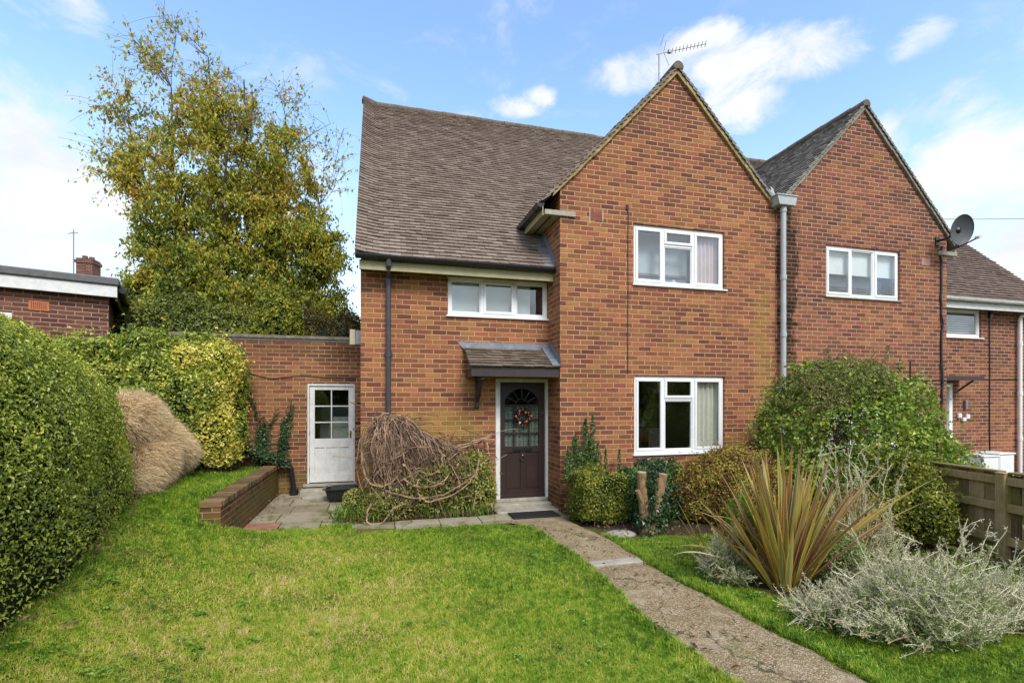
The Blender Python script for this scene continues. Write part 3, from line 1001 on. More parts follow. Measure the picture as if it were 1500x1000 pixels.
def gutter(parent, a, b, r=.058, m=M_BLACK, clips=6):
    a = np.array(a, float); b = np.array(b, float); d = unit(b - a); s = np.cross(d, [0, 0, 1.]); s /= np.linalg.norm(s)
    mb = MB()
    t = np.linspace(pi, 2 * pi, 9)
    for rr, flip in ((r, 0), (r - .005, 1)):
        G = np.array([[p + s * cos(q) * rr + np.array([0, 0, sin(q) * rr]) for q in t] for p in (a, b)])
        mb.grid(G[::-1] if flip else G)
    for p in (a, b): mb.poly([p + s * cos(q) * r + np.array([0, 0, sin(q) * r]) for q in t])
    for sg in (-1, 1): mb.bar(a + s * sg * (r - .002), b + s * sg * (r - .002), .009, .012)
    L = np.linalg.norm(b - a)
    for i in range(clips):
        p = a + d * L * (i + .5) / clips
        rr = r + .006
        G = np.array([[q0 + s * cos(q) * rr + np.array([0, 0, sin(q) * rr]) for q in t] for q0 in (p - d * .02, p + d * .02)])
        mb.grid(G)
    return mb.build('gutter', m, parent)


gutter(H1, (-.32, RY0 - .035, 3.855), (2.72, RY0 - .035, 3.845))
# eaves box of the gable over the recess: gutter, soffit, kneeler stone
gutter(H1, (2.38, YG - .10, 4.745), (2.38, 8.50, 4.755), .06, clips=3)
MB().box(2.44, 2.46, YG + .0, 8.6, 4.60, 4.76).box(2.461, 2.728, YG + .03, 8.6, 4.615, 4.632).build('soffit', M_CREAM, H1, bevel=.003)
MB().box(2.575, 2.60, YG + .031, 8.5, 4.604, 4.6145).build('vent_strip', M_DARKWOOD, H1)
MB().box(2.47, 2.98, YG - .035, YG + .028, 4.61, 4.69).build('kneeler_stone', M_CONC, H1, bevel=.006)
# lead in the corner between roof and cheek
ld = MB()
for i in range(7):
    y0 = RY0 - .03 + i * .15; y1 = y0 + .156
    z0 = RZ0 + RS * (y0 - RY0) + .040; z1 = RZ0 + RS * (y1 - RY0) + .034
    ld.poly([(2.56, y0, z0), (2.726, y0, z0 + .02), (2.726, y1, z1 + .02), (2.56, y1, z1)])
    ld.poly([(2.724, y0, z0), (2.724, y1, z1), (2.724, y1, z1 + .16), (2.724, y0, z0 + .16)])
ld.build('lead_flashing', M_LEAD, H1)

# windows of house one
L3 = [(0, .335, 0, 1, False), (.335, .665, 0, 1, True), (.665, 1, 0, 1, False)]
LG = [(0, .325, 0, 1, True), (.325, .66, 0, .70, False), (.325, .66, .70, 1, True), (.66, 1, 0, 1, True)]
wa = window(H1, 1.058, 2.722, 3.095, 3.712, YR, L3)
blind(1.08, 2.45, 3.12, 3.70, YR + .135, M_NET, wa)  # pale blind, partly standing in for sky reflected in the panes
wb = window(H1, 4.002, 5.718, 3.64, 4.615, YG, LG)
blind(4.03, 5.2, 3.66, 4.60, YG + .32, M_NET, wb)  # its paleness also stands in for reflected sky
pleated(5.22, 5.68, 3.66, 4.6, YG + .135, 6, .022, M_PINK, wb)
MB().box(4.20, 4.42, YG + .17, YG + .19, 3.67, 3.78).build('photo_frame', M_WHITE_P, wb)
MB().tube([(4.85, YG + .2, 3.66), (4.85, YG + .2, 3.75), (4.87, YG + .2, 3.79)], [.03, .05, .02], 8).build('ornament', M_WHITE_P, wb)
wc = window(H1, 4.012, 5.723, .875, 2.15, YG, LG)
pleated(5.14, 5.69, .90, 2.12, YG + .14, 6, .025, M_CURT, wc)
MB().box(4.62, 4.88, YG + .6, YG + .8, .80, 1.25).box(4.66, 4.84, YG + .59, YG + .61, .86, 1.18).build('chair_back', M_DARKWOOD, wc, bevel=.02)
for (a, b, c, d, y) in ((.9, 2.72, 2.55, 3.9, YR), (3.6, 6.5, 3.2, 5.0, YG), (3.6, 6.5, .2, 2.5, YG), (1.5, 2.9, 0.05, 2.3, YR)):
    room(H1, a, b, y + .201, y + 3.4, c, d)

# front door
yd = YR + .05
fr = MB()
fr.box(1.830, 1.905, YR - .005, YR + .10, .145, 2.098); fr.box(2.682, 2.725, YR - .005, YR + .10, .145, 2.098); fr.box(1.905, 2.682, YR - .005, YR + .10, 2.045, 2.098)
door = MB()
DX0, DX1, DZ0, DZ1 = 1.909, 2.678, .150, 2.040
def dx(p): return DX0 + (p - 128) / 267 * (DX1 - DX0)
def dzz(p): return DZ0 + (790 - p) / 678 * (DZ1 - DZ0)
gx0, gx1 = dx(157), dx(361)
zs0, zsA, zsT = dzz(487), dzz(245), dzz(147)
# stiles and rails
door.box(DX0, gx0, yd, yd + .04, DZ0, DZ1); door.box(gx1, DX1, yd, yd + .04, DZ0, DZ1)
door.box(gx0, gx1, yd, yd + .04, dzz(523), zs0); door.box(gx0, gx1, yd, yd + .04, DZ0, dzz(745))
door.box(gx0, gx1, yd, yd + .04, zsT + .012, DZ1)
mx0, mx1 = dx(250), dx(276)
door.box(mx0, mx1, yd, yd + .04, dzz(745), dzz(523))
for (a, b) in ((gx0, mx0), (mx1, gx1)):      # recessed panels with raised centre
    door.box(a, b, yd + .014, yd + .04, dzz(745), dzz(523))
    door.box(a + .03, b - .03, yd + .006, yd + .02, dzz(745) + .03, dzz(523) - .03)
# spandrels of the arch
cxa = (gx0 + gx1) / 2; ra = (gx1 - gx0) / 2; rb = zsT - zsA
N_ = 20
for i in range(N_):
    t0 = pi * i / N_; t1 = pi * (i + 1) / N_
    xa, xb = cxa + ra * cos(t0), cxa + ra * cos(t1); za, zb = zsA + rb * sin(t0), zsA + rb * sin(t1)
    door.prism([(xa, yd, za), (xb, yd, zb), (xb, yd, zsT + .0125), (xa, yd, zsT + .0125)], (0, .04, 0))
# glazing bars
for zp in (245, 330, 411): door.box(gx0, gx1, yd + .004, yd + .036, dzz(zp) - .010, dzz(zp) + .010)
for xp in (214, 304): door.box(dx(xp) - .009, dx(xp) + .009, yd + .005, yd + .035, zs0, zsA)
for q in range(1, 6):
    t = pi * q / 6
    door.bar((cxa + ra * .38 * cos(t), yd + .02, zsA + rb * .38 * sin(t)), (cxa + ra * .98 * cos(t), yd + .02, zsA + rb * .98 * sin(t)), .012, .03, (0, 1, 0))
door.tube([(cxa + ra * .38 * cos(t), yd + .02, zsA + rb * .38 * sin(t)) for t in np.linspace(0, pi, 12)], .009, 5)
door.box(DX0, DX1, yd - .018, yd + .001, DZ0 + .01, DZ0 + .055)
dob = door.build('door', M_DOOR, H1, bevel=.004)
fr.build('door_frame', M_WHITE_P, dob, bevel=.004)
MB().box(gx0, gx1, yd + .018, yd + .022, zs0, zsT).build('pane', M_GLASS_D, dob)
lead = MB()
for i in range(1, 9):
    x = gx0 + (gx1 - gx0) * i / 9; lead.box(x - .003, x + .003, yd + .014, yd + .0175, zs0, zsA)
for i in range(1, 9):
    z = zs0 + (zsA - zs0) * i / 9; lead.box(gx0, gx1, yd + .0145, yd + .0178, z - .003, z + .003)
lead.build('leaded_grid', M_BLACK, dob)
pleated(gx0 - .02, gx1 + .02, zs0 - .02, zsA, yd + .052, 7, .010, M_DIM, dob, 'curtain')
MB().box(dx(205), dx(320), yd - .012, yd + .001, dzz(518), dzz(496)).box(dx(215), dx(310), yd - .018, yd - .011, dzz(513), dzz(501)).build('letter_box', M_BLACK, dob, bevel=.003)
kn = MB(); kc = (dx(262), yd - .02, dzz(558))
kn.tube([(kc[0] + .036 * cos(t), kc[1], kc[2] + .042 * sin(t)) for t in np.linspace(0, 2 * pi, 17)], .0075, 6, caps=False)
kn.ball((kc[0], yd - .012, kc[2] + .05), .018); kn.build('knocker', M_CHROME, dob)
for zp in (292, 485): MB().tube([(dx(383), yd - .012, dzz(zp)), (dx(383), yd + .005, dzz(zp))], .016, 10).build('lock', M_CHROME, dob)
MB().box(1.831, 2.722, YR - .02, YR + .15, .097, .148).build('threshold', M_CONC, dob, bevel=.006)
# threshold and two low steps
MB().box(1.74, 2.722, 7.66, YR + .12, -.02, .095).build('step', M_CONC, H1, bevel=.01)
MB().box(1.74, 2.80, 7.36, 7.655, -.05, .048).build('step', M_CONC, H1, bevel=.012)

# canopy over the door
cn = MB()
cz0, cy0 = 2.245, 7.28
cslope = (2.56 - cz0) / (7.80 - cy0)
tiles(cn, (1.31, cy0, cz0), (1, 0, 0), (0, 1, cslope), 1.43, .62, g=.088, th=.018)
cn.prism([(1.31, cy0 + .02, cz0 - .02), (1.31, YR, cz0 + cslope * (YR - cy0) - .02), (1.31, YR, cz0 + cslope * (YR - cy0) + .0), (1.31, cy0 + .02, cz0 + .0)], (1.42, 0, 0))
co = cn.build('canopy', M_TILE_C, H1)
MB().box(1.33, 2.722, cy0 + .015, cy0 + .045, 2.105, 2.222).box(1.34, 1.375, cy0 + .046, YR, 2.105, 2.20).build('fascia', M_DARKWOOD, co, bevel=.004)
MB().box(1.376, 2.722, cy0 + .046, YR - .001, 2.125, 2.14).build('soffit', M_CREAM, co)
lf = MB()
lf.poly([(1.20, YR - .006, 2.675), (2.724, YR - .006, 2.675), (2.724, YR - .012, 2.60), (1.27, YR - .012, 2.60)])
lf.poly([(1.27, YR - .012, 2.60), (2.724, YR - .012, 2.60), (2.724, YR - .13, 2.528), (1.32, YR - .13, 2.528)])
for i in range(5):
    y0 = cy0 - .02 + i * .11; y1 = y0 + .125
    za, zb = cz0 + cslope * (y0 - cy0) + .05, cz0 + cslope * (y1 - cy0) + .05
    lf.poly([(2.60, y0, za), (2.725, y0, za + .005), (2.725, y1, zb + .005), (2.60, y1, zb)])
    lf.poly([(2.7235, y0, za), (2.7235, y1, zb), (2.7235, y1, zb + .13), (2.7235, y0, za + .13)])
lf.build('lead_flashing', M_LEAD, co)
br = MB()
br.box(1.49, 1.545, YR - .05, YR - .002, 1.66, 2.12); br.ball((1.517, YR - .03, 1.645), .035)
br.bar((1.517, YR - .04, 1.74), (1.517, cy0 + .12, 2.10), .05, .05); br.box(1.49, 1.545, cy0 + .05, YR - .05, 2.06, 2.104)
br.build('bracket', M_DARKWOOD, co, bevel=.005)
# rainwater pipe on the left
dp = MB()
dp.tube([(.146, RY0 - .035, 3.81), (.146, RY0 - .035, 3.74), (.146, YR - .07, 3.60), (.146, YR - .07, 3.5), (.146, YR - .07, .05)], .038, 12)
for z in (3.55, 2.45, 1.35): dp.tube([(.146, YR - .07, z - .05), (.146, YR - .07, z + .05)], .047, 12); dp.box(.085, .207, YR - .04, YR - .001, z - .02, z + .02)
dp.build('downpipe', M_GREYP, H1)
# air bricks and pale mortar patches above the corner
MB().box(3.24, 3.44, YG - .003, YG + .02, 4.60, 4.735).build('plain_brick', plain('flat_red_brick', (.22, .07, .045), .9, .2, 20, bmp=.3), H1)
for x in (3.225, 3.448): MB().box(x, x + .012, YG - .004, YG + .01, 4.54 + (.05 if x > 3.3 else 0), 4.80).build('mortar_patch', M_STRAWB, H1)
# thin black cable down the gable
cb = MB()
cb.tube(np.array([(3.88, YG - .012, 4.86), (3.90, YG - .012, 4.75), (3.89, YG - .012, 4.3), (3.895, YG - .012, 3.5), (3.885, YG - .012, 2.9), (3.89, YG - .012, 2.18)]), .006, 5)
cb.box(3.86, 3.90, YG - .02, YG, 4.82, 4.9)
cb.build('cable', M_BLACK, H1)

# ---- rear extension wall with the white door
YE = 10.0
we = MB()
wall_y(we, YE, -3.5, -.26, -.2, 2.86, [(-1.29, -.435, .17, 2.065)])
we.poly([(-3.5, YE, -.2), (-3.5, YE, 2.86), (-3.5, 13.5, 2.86), (-3.5, 13.5, -.2)])
we.poly([(-3.5, 13.5, -.2), (-3.5, 13.5, 2.86), (-.26, 13.5, 2.86), (-.26, 13.5, -.2)])
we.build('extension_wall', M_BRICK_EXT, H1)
MB().box(-3.55, -.262, YE - .05, YE + .25, 2.885, 2.945).box(-3.55, -.262, YE + .251, 13.5, 2.86, 2.92).build('coping', plain('weathered_coping', (.20, .175, .13), .95, .3, 9, bmp=.6, dirt=(.10, .09, .05)), H1, bevel=.008)
MB().box(-3.5, -.262, YE - .012, YE + .2, 2.855, 2.884).build('lead_flashing', M_LPIPE, H1)
room(H1, -3.4, -.3, YE + .201, 13.2, .1, 2.6)
# white half-glazed side door
ex = lambda p: -1.288 + (p - 103) / (448 - 103) * (.853)
ez = lambda p: .185 + (828 - p) / (828 - 105) * 1.875
ys_ = YE + .03
sd = MB()
gx = [ex(155), ex(275), ex(400)]; gz = [ez(505), ez(386), ez(268), ez(150)]
sx0, sx1, szb, szt = ex(118), ex(435), ez(822), ez(122)
sd.box(sx0, gx[0], ys_, ys_ + .04, szb, szt); sd.box(gx[2], sx1, ys_, ys_ + .04, szb, szt)
sd.box(gx[0], gx[2], ys_, ys_ + .04, gz[3], szt); sd.box(gx[0], gx[2], ys_, ys_ + .04, ez(570), gz[0]); sd.box(gx[0], gx[2], ys_, ys_ + .04, szb, ez(765))
sd.box(gx[1] - .011, gx[1] + .011, ys_ + .002, ys_ + .038, gz[0], gz[3])
for z in gz[1:3]: sd.box(gx[0], gx[2], ys_ + .003, ys_ + .037, z - .011, z + .011)
px_ = [ex(150), ex(232), ex(325), ex(404)]
sd.box(gx[0], gx[2], ys_ + .015, ys_ + .038, ez(765), ez(570))
for p in (232, 325): sd.box(ex(p) - .022, ex(p) + .022, ys_ + .001, ys_ + .03, ez(765), ez(570))
sdo = sd.build('side_door', M_WHITE_P, H1, bevel=.004)
fr = MB()
fr.box(-1.288, sx0 - .003, YE + .005, YE + .09, .19, 2.062); fr.box(sx1 + .003, -.437, YE + .005, YE + .09, .19, 2.062); fr.box(sx0 - .003, sx1 + .003, YE + .005, YE + .09, szt + .003, 2.062)
fr.build('door_frame', M_WHITE_P, sdo, bevel=.004)
for i in range(2):
    for j in range(3): MB().box(gx[i] + .005, gx[i + 1] - .005, ys_ + .018, ys_ + .022, gz[j] + .005, gz[j + 1] - .005).build('pane', M_GLASS, sdo)
MB().box(gx[1] + .02, gx[2], ys_ + .12, ys_ + .125, gz[0], gz[1] + .1).build('curtain', M_DIM, sdo)  # dim sheet, grey-green pane reflection put into its colour
MB().box(gx[0], gx[2], ys_ + .9, ys_ + .92, szb, gz[2]).build('pane_backing', M_DIM, sdo)  # added board behind the panes, stands in for their dull reflection
hd = MB(); hx = ex(416)
hd.box(hx - .015, hx + .015, ys_ - .008, ys_, ez(503), ez(450)); hd.tube([(hx, ys_, ez(470)), (hx, ys_ - .04, ez(470)), (hx - .07, ys_ - .045, ez(470))], .008, 6)
hd.build('handle', M_BRASS, sdo)
for p in (195, 467, 735): MB().box(ex(112), ex(119), ys_ - .006, ys_ + .002, ez(p + 22), ez(p - 22)).build('hinge', M_BLACK, sdo)
MB().box(-1.36, -.40, YE - .05, YE + .02, .13, .185).build('sill', M_CONC, sdo, bevel=.006)
MB().box(-1.38, -.55, YE - .32, YE - .052, -.02, .115).build('step', M_CONC, H1, bevel=.012)
MB().box(-1.30, -.60, YE - .62, YE - .322, -.03, .045).build('step', M_CONC, H1, bevel=.012)
cb = MB()
cb.tube(bez((-2.36, YE - .012, 2.84), (-2.38, YE - .012, 2.3), (-2.36, YE - .012, 2.25), (-2.05, YE - .012, 2.18), 12), .008, 5)
cb.tube(bez((-2.05, YE - .012, 2.18), (-1.8, YE - .012, 2.10), (-1.6, YE - .012, 2.24), (-1.2, YE - .012, 2.20), 12), .008, 5)
cb.tube([(-1.2, YE - .012, 2.20), (-.9, YE - .012, 2.185), (-.4, YE - .012, 2.19)], .010, 5)
cb.build('cable', M_TWIG_D, H1)
# outdoor light box in the corner
lb = MB().box(-.435, -.352, YR + .35, YR + .50, 2.62, 2.86).build('light_box', M_STRAWB, H1, bevel=.006)
MB().box(-.351, -.262, YR + .36, YR + .49, 2.63, 2.85).build('backplate', M_METAL, lb, bevel=.004)
# black waste pipe coming off the bank
wp = MB()
wp.tube(np.array([(-3.0, 9.86, 1.02), (-2.472, 9.86, .86), (-1.75, 9.86, .66), (-1.60, 9.86, .60), (-1.545, 9.86, .50), (-1.50, 9.86, .10), (-1.50, 9.86, .0)]), .045, 12)
wp.tube([(-1.50, 9.86, .02), (-1.50, 9.86, .12)], .075, 12); wp.tube([(-1.9, 9.86, .70), (-1.8, 9.86, .675)], .055, 12)
tag(wp.build('drain_pipe', M_BLACK, smooth=False), 'black plastic drain pipe running off the grass bank beside the white side door', 'drain pipe')

# ---- house two (right)
H2 = thing('brick_house', 'right-hand red brick semi-detached house with white gutter, satellite dish and blinds upstairs', 'house', (10.4, YR, 0))
XE = 14.5
w2 = MB()
wall_y(w2, YG, XM + .004, 10.86, -.2, 4.60, [(7.888, 9.65, 3.645, 4.655 - .06), (7.888, 9.68, .86, 2.08)])
w2.poly([(XM + .004, YG, 4.60), (10.86, YG, 4.60), (10.86, YG, APZ - .10 - SL * (10.86 - 8.75)), (8.75, YG, APZ - .10), (XM + .004, YG, APZ - .10 - SL * (8.75 - XM))])
w2.poly([(10.86, YG, -.2), (10.86, 10, -.2), (10.86, 10, 5.0), (10.86, YG, 5.0)])
wall_y(w2, YR, 10.86, XE, -.2, 3.72, [(10.95, 12.70, 3.10, 3.716), (10.90, 11.84, .1, 2.12)])
w2.poly([(XE, YR, -.2), (XE, 16.55, -.2), (XE, 16.55, 3.8), (XE, 12.2, 8.4), (XE, YR, 3.8)])
w2.poly([(XM, 16.55, -.2), (XE, 16.55, -.2), (XE, 16.55, 3.9), (XM, 16.55, 3.9)])
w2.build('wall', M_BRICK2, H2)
main_roof(H2, XM, XE + .08, M_TILE_N, None, keep2)
gable_roof(H2, 8.75, XM + .0, 11.12, M_TILE_G, M_TILE_G)
rt = MB(); ridge_tiles(rt, (XM, RY1, RZ1 + .01), (XE + .08, RY1, RZ1 + .03)); rt.build('ridge', M_RIDGE, H2)
rt = MB(); ridge_tiles(rt, (8.75, YG - .08, APZ + .015), (8.75, 10.9, APZ + .01), r=.09); rt.build('ridge', M_RIDGE, H2)
verge(H2, 8.75, XM + .02, 11.02, M_VERGE_G, M_VERGE_G)
vb = MB(); vb.bar((XE + .05, RY0, RZ0 - .01), (XE + .05, RY1, RZ1 - .02), .06, .06); vb.build('verge', M_VERGE_G, H2)
MB().box(10.62, 11.10, YG - .035, YG + .028, 4.60, 4.68).build('kneeler_stone', M_CONC, H2, bevel=.006)
MB().box(10.862, 11.13, YG + .03, 8.6, 4.60, 4.62).box(11.10, 11.12, YG + .0, 8.6, 4.621, 4.76).build('soffit', M_WHITE_P, H2)
MB().box(10.865, XE, RY0 + .03, RY0 + .055, 3.66, 3.80).box(10.865, XE, RY0 + .056, YR + .03, 3.722, 3.742).build('fascia', M_WHITE_P, H2, bevel=.003)
gutter(H2, (10.87, RY0 - .035, 3.855), (XE + .08, RY0 - .035, 3.845), m=M_WHITE_P, clips=5)
L3b = [(0, .345, 0, 1, True), (.345, .66, 0, 1, False), (.66, 1, 0, 1, True)]
wd_ = window(H2, 7.89, 9.648, 3.65, 4.592, YG, L3b, sillm=M_CONC)
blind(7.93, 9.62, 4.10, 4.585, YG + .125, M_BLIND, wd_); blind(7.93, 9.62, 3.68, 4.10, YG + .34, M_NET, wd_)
we_ = window(H2, 7.89, 9.678, .865, 2.075, YG, L3b, sillm=M_WHITE)
blind(7.93, 9.64, .9, 2.06, YG + .25, M_BLIND, we_, True)
wf_ = window(H2, 10.952, 12.698, 3.105, 3.712, YR, [(0, .42, 0, 1, True), (.42, 1, 0, 1, False)])
blind(10.98, 12.68, 3.12, 3.70, YR + .16, M_BLIND, wf_, True)
for (a, b, c, d, y) in ((6.9, 10.7, 3.0, 5.0, YG), (6.9, 10.7, .2, 2.5, YG), (10.9, 12.9, 2.6, 3.9, YR), (10.87, 12.2, .05, 2.3, YR)):
    room(H2, a, b, y + .201, y + 3.0, c, d)
nd = MB()
nd.box(10.99, 11.74, YR + .05, YR + .09, .15, 2.03); nd.box(11.05, 11.32, YR + .04, YR + .051, .3, 1.0); nd.box(11.42, 11.68, YR + .04, YR + .051, .3, 1.0)
ndo = nd.build('door', M_WHITE_P, H2, bevel=.004)
MB().box(10.902, 10.985, YR - .01, YR + .1, .11, 2.115).box(11.745, 11.838, YR - .01, YR + .1, .11, 2.115).box(10.985, 11.745, YR - .01, YR + .1, 2.035, 2.115).build('door_frame', M_WHITE, ndo, bevel=.004)
MB().box(11.1, 11.63, YR + .044, YR + .049, 1.2, 1.9).build('pane', M_GLASS, ndo)
MB().box(10.865, 12.05, 7.42, YR - .001, 2.17, 2.235).box(10.865, 12.07, 7.40, 7.42, 2.15, 2.24).build('canopy', M_DARKWOOD, H2, bevel=.004)
MB().bar((11.98, YR - .02, 1.95), (11.98, YR - .3, 2.16), .03, .03).build('bracket', M_DARKWOOD, H2)
# shared hopper head and pipe in the valley
hp = MB()
hp.prism([(6.69, YG - .19, 5.14), (7.02, YG - .19, 5.14), (7.06, YG - .19, 5.29), (6.65, YG - .19, 5.29)], (0, .185, 0))
hp.box(6.63, 7.08, YG - .205, YG - .003, 5.29, 5.315)
hpo = hp.build('rain_hopper', M_LPIPE, H2, bevel=.006)
pp = MB().tube([(6.85, YG - .10, 5.15), (6.85, YG - .10, .1)], .045, 12)
for z in (5.08, 3.9, 2.9, 2.1, 1.0): pp.tube([(6.85, YG - .10, z - .04), (6.85, YG - .10, z + .04)], .055, 12)
pp.build('downpipe', M_LPIPE, hpo)
MB().poly([(6.52, YG - .06, 5.46), (6.60, YG - .06, 5.34), (6.72, YG - .10, 5.30), (6.66, YG - .08, 5.38)]).poly([(6.60, YG - .075, 5.48), (6.66, YG - .075, 5.26), (6.72, YG - .075, 5.24), (6.66, YG - .075, 5.44)]).build('lead_flashing', M_LPIPE, H2)
MB().poly([(7.00, YG - .075, 5.30), (7.08, YG - .075, 5.28), (7.13, YG - .075, 5.37), (7.05, YG - .075, 5.38)]).build('lead_flashing', M_LPIPE, H2)
# white pipe on the right
dp = MB().tube([(XE - .35, RY0 - .035, 3.80), (XE - .40, RY0 + .02, 3.70), (13.82, YR - .07, 3.62), (13.78, YR - .07, 3.55), (13.78, YR - .07, .05)], .038, 12)
for z in (3.0, 1.9, .9): dp.tube([(13.78, YR - .07, z - .04), (13.78, YR - .07, z + .04)], .047, 12)
dp.build('downpipe', M_WHITE, H2)
# cables and small boxes
cb = MB()
rr_ = np.random.default_rng(3)
zz_ = np.linspace(4.78, .9, 24)
cb.tube([(10.70 + .012 * rr_.normal() + .03 * max(0, 1 - abs(z - 2.2) * 2), YG - .02, z) for z in zz_], .018, 6)
cb.tube([(10.69 + .02 * rr_.normal(), YG - .022, z) for z in zz_[8:]], .010, 5)
cb.tube([(9.9, YG - .012, 2.50), (9.9, YG - .012, 2.2), (9.91, YG - .012, 2.0)], .010, 5)
cb.tube([(9.9, YG - .012, 2.15), (10.3, YG - .012, 2.13), (10.7, YG - .012, 2.15), (10.86, YG - .012, 2.13)], .007, 5)
cb.tube([(12.93, YR - .012, 3.60), (12.94, YR - .012, 2.4), (12.93, YR - .012, 1.2), (12.95, YR - .012, .3)], .012, 5)
cb.tube([(12.05, YR - .012, 2.22), (12.9, YR - .012, 2.2), (13.6, YR - .012, 2.21), (14.4, YR - .012, 2.2)], .010, 5)
cb.box(12.90, 12.97, YR - .05, YR, 3.55, 3.68)
cb.build('cable', M_BLACK, H2)
MB().box(12.16, 12.22, YR - .06, YR, 1.55, 1.75).build('wall_lamp', M_METAL, H2, bevel=.01)
MB().box(11.96, 12.06, YR - .05, YR, 1.37, 1.47).box(12.20, 12.30, YR - .05, YR, 1.35, 1.45).box(12.08, 12.18, YR - .06, YR, 1.30, 1.38).build('doorbell', M_WHITE_P, H2, bevel=.01)
MB().box(10.20, 10.42, YG - .003, YG + .02, 4.38, 4.52).build('air_brick', plain('pale_pink_brick', (.36, .20, .15), .9), H2)

# dish
DS = thing('satellite_dish', 'dark grey satellite dish on an arm at the corner of the right gable', 'satellite dish', (10.62, YG, 4.86))
fd = Vector((-.10, -.95, -.20)).normalized()
Rm = fd.to_track_quat('Z', 'Y').to_matrix()
dc = np.array((10.66, YG - .34, 4.98))
pts = []
for i in range(9):
    r = .265 * i / 8
    for j in range(33):
        a = 2 * pi * j / 32
        v = Rm @ Vector((r * cos(a) * .95, r * sin(a) * 1.05, .30 * r * r / .3 - .09 * 0))
        pts.append(dc + np.array(v))
G = np.array(pts).reshape(9, 33, 3)
d_ = MB().grid(G); off = np.array(fd) * .006; d_.grid((G - off)[:, ::-1]); d_.tube(G[-1], .006, 5, caps=False)
d_.build('reflector', M_METER, DS, smooth=True)
lo_ = dc + np.array(Rm @ Vector((0, -.30, .05))) ; fo = dc + np.array(fd) * .34 + np.array((.05, 0, -.16))
MB().tube([dc - np.array(fd) * .03 + np.array((0, 0, -.12)), lo_ + np.array((0, 0, -.02)), fo], .014, 6).build('feed_arm', M_BLACK, DS)
MB().tube([fo - np.array(fd) * .06, fo + np.array(fd) * .02], .032, 10).build('receiver', M_WHITE_P, DS)
MB().tube([(10.60, YG, 4.87), (10.60, YG - .10, 4.87), (10.70, YG - .2, 4.92), tuple(dc - np.array(fd) * .02)], .025, 8).box(10.55, 10.65, YG - .02, YG - .001, 4.79, 4.95).ball(tuple(dc - np.array(fd) * .03), .07).build('mount', M_BLACK, DS)

# tv aerial
AE = thing('tv_aerial', 'metal TV aerial on a short mast behind the peak of the left gable', 'aerial', (4.62, 7.62, 7.05))
mx_, my_ = 4.66, 7.62
MB().tube([(mx_, my_, 6.95), (mx_, my_, 7.70)], .014, 8).build('mast', M_METAL, AE)
b0 = np.array((mx_, my_, 7.70)); b1 = np.array((mx_ + .72, my_ - .30, 7.80))
ae = MB().tube([b0 - (b1 - b0) * .06, b1], .009, 6)
bd = unit(b1 - b0); pd = unit(np.cross(bd, [0, 0, 1.])); ud = np.array([0, 0, 1.])
el_dir = unit(pd * .55 + ud * .25)
for t in np.linspace(.28, .98, 10):
    p = b0 + (b1 - b0) * t; ae.tube([p - el_dir * .05, p + el_dir * .05], .005, 4)
ae.box(*[q for k_ in range(3) for q in ((b0 + (b1 - b0) * .22)[k_] - .025, (b0 + (b1 - b0) * .22)[k_] + .025)])
p = b0 + (b1 - b0) * .10
ae.tube([p + ud * .02, p + ud * .22 + np.array((.05, 0, 0))], .005, 4); ae.tube([p + ud * .10 + np.array((-.07, 0, 0)), p + ud * .30 + np.array((.0, 0, 0))], .005, 4)
ae.tube([p, p - ud * .2 + np.array((.1, 0, 0))], .005, 4)
ae.build('antenna', M_METAL, AE)

# ------------------------------------------------------------------ small things round the doors
WR = thing('wreath', 'black wreath with orange baubles hanging on the dark front door', 'wreath', (dx(262), yd - .03, dzz(312)))
wc_ = (dx(262), yd - .035, dzz(312))
ring = MB(); rw = np.random.default_rng(5)
P = []; N = []
for i in range(900):
    t = rw.uniform(0, 2 * pi); q = rw.uniform(0, 2 * pi)
    n_ = np.array((cos(t) * cos(q), -abs(sin(q)), sin(t) * cos(q)))
    P.append((wc_[0] + .112 * cos(t) + .03 * n_[0], wc_[1] + .03 * n_[1], wc_[2] + .112 * sin(t) + .03 * n_[2])); N.append(n_)
add_leaves(ring, P, N, .028, .4, .8, rng=rw)
ring.tube([(wc_[0] + .112 * cos(t), wc_[1], wc_[2] + .112 * sin(t)) for t in np.linspace(0, 2 * pi, 25)], .024, 7, caps=False)
ring.build('ring', M_BLACK, WR)
ob = MB(); sb = MB()
for i in range(18):
    t = 2 * pi * i / 18 + rw.normal(0, .08); r = .112 + rw.normal(0, .022)
    big = i % 3 == 0
    bb_ = MB().ball((wc_[0] + r * cos(t), wc_[1] - .03, wc_[2] + r * sin(t)), .022 if big else .010, 8, 6).build('bauble', M_ORANGE if i % 5 != 2 else M_STRAWB, WR, smooth=True)
    if i % 5 == 2: bb_['label'] = 'pale cream bauble'
mt = MB().box(1.90, 2.62, 6.98, 7.34, .026, .040)
for i in range(34): mt.box(1.905 + .021 * i, 1.916 + .021 * i, 6.985, 7.335, .0402, .046)
tag(mt.build('doormat', M_MAT, bevel=.002), 'black ribbed rubber doormat below the front door steps', 'doormat')

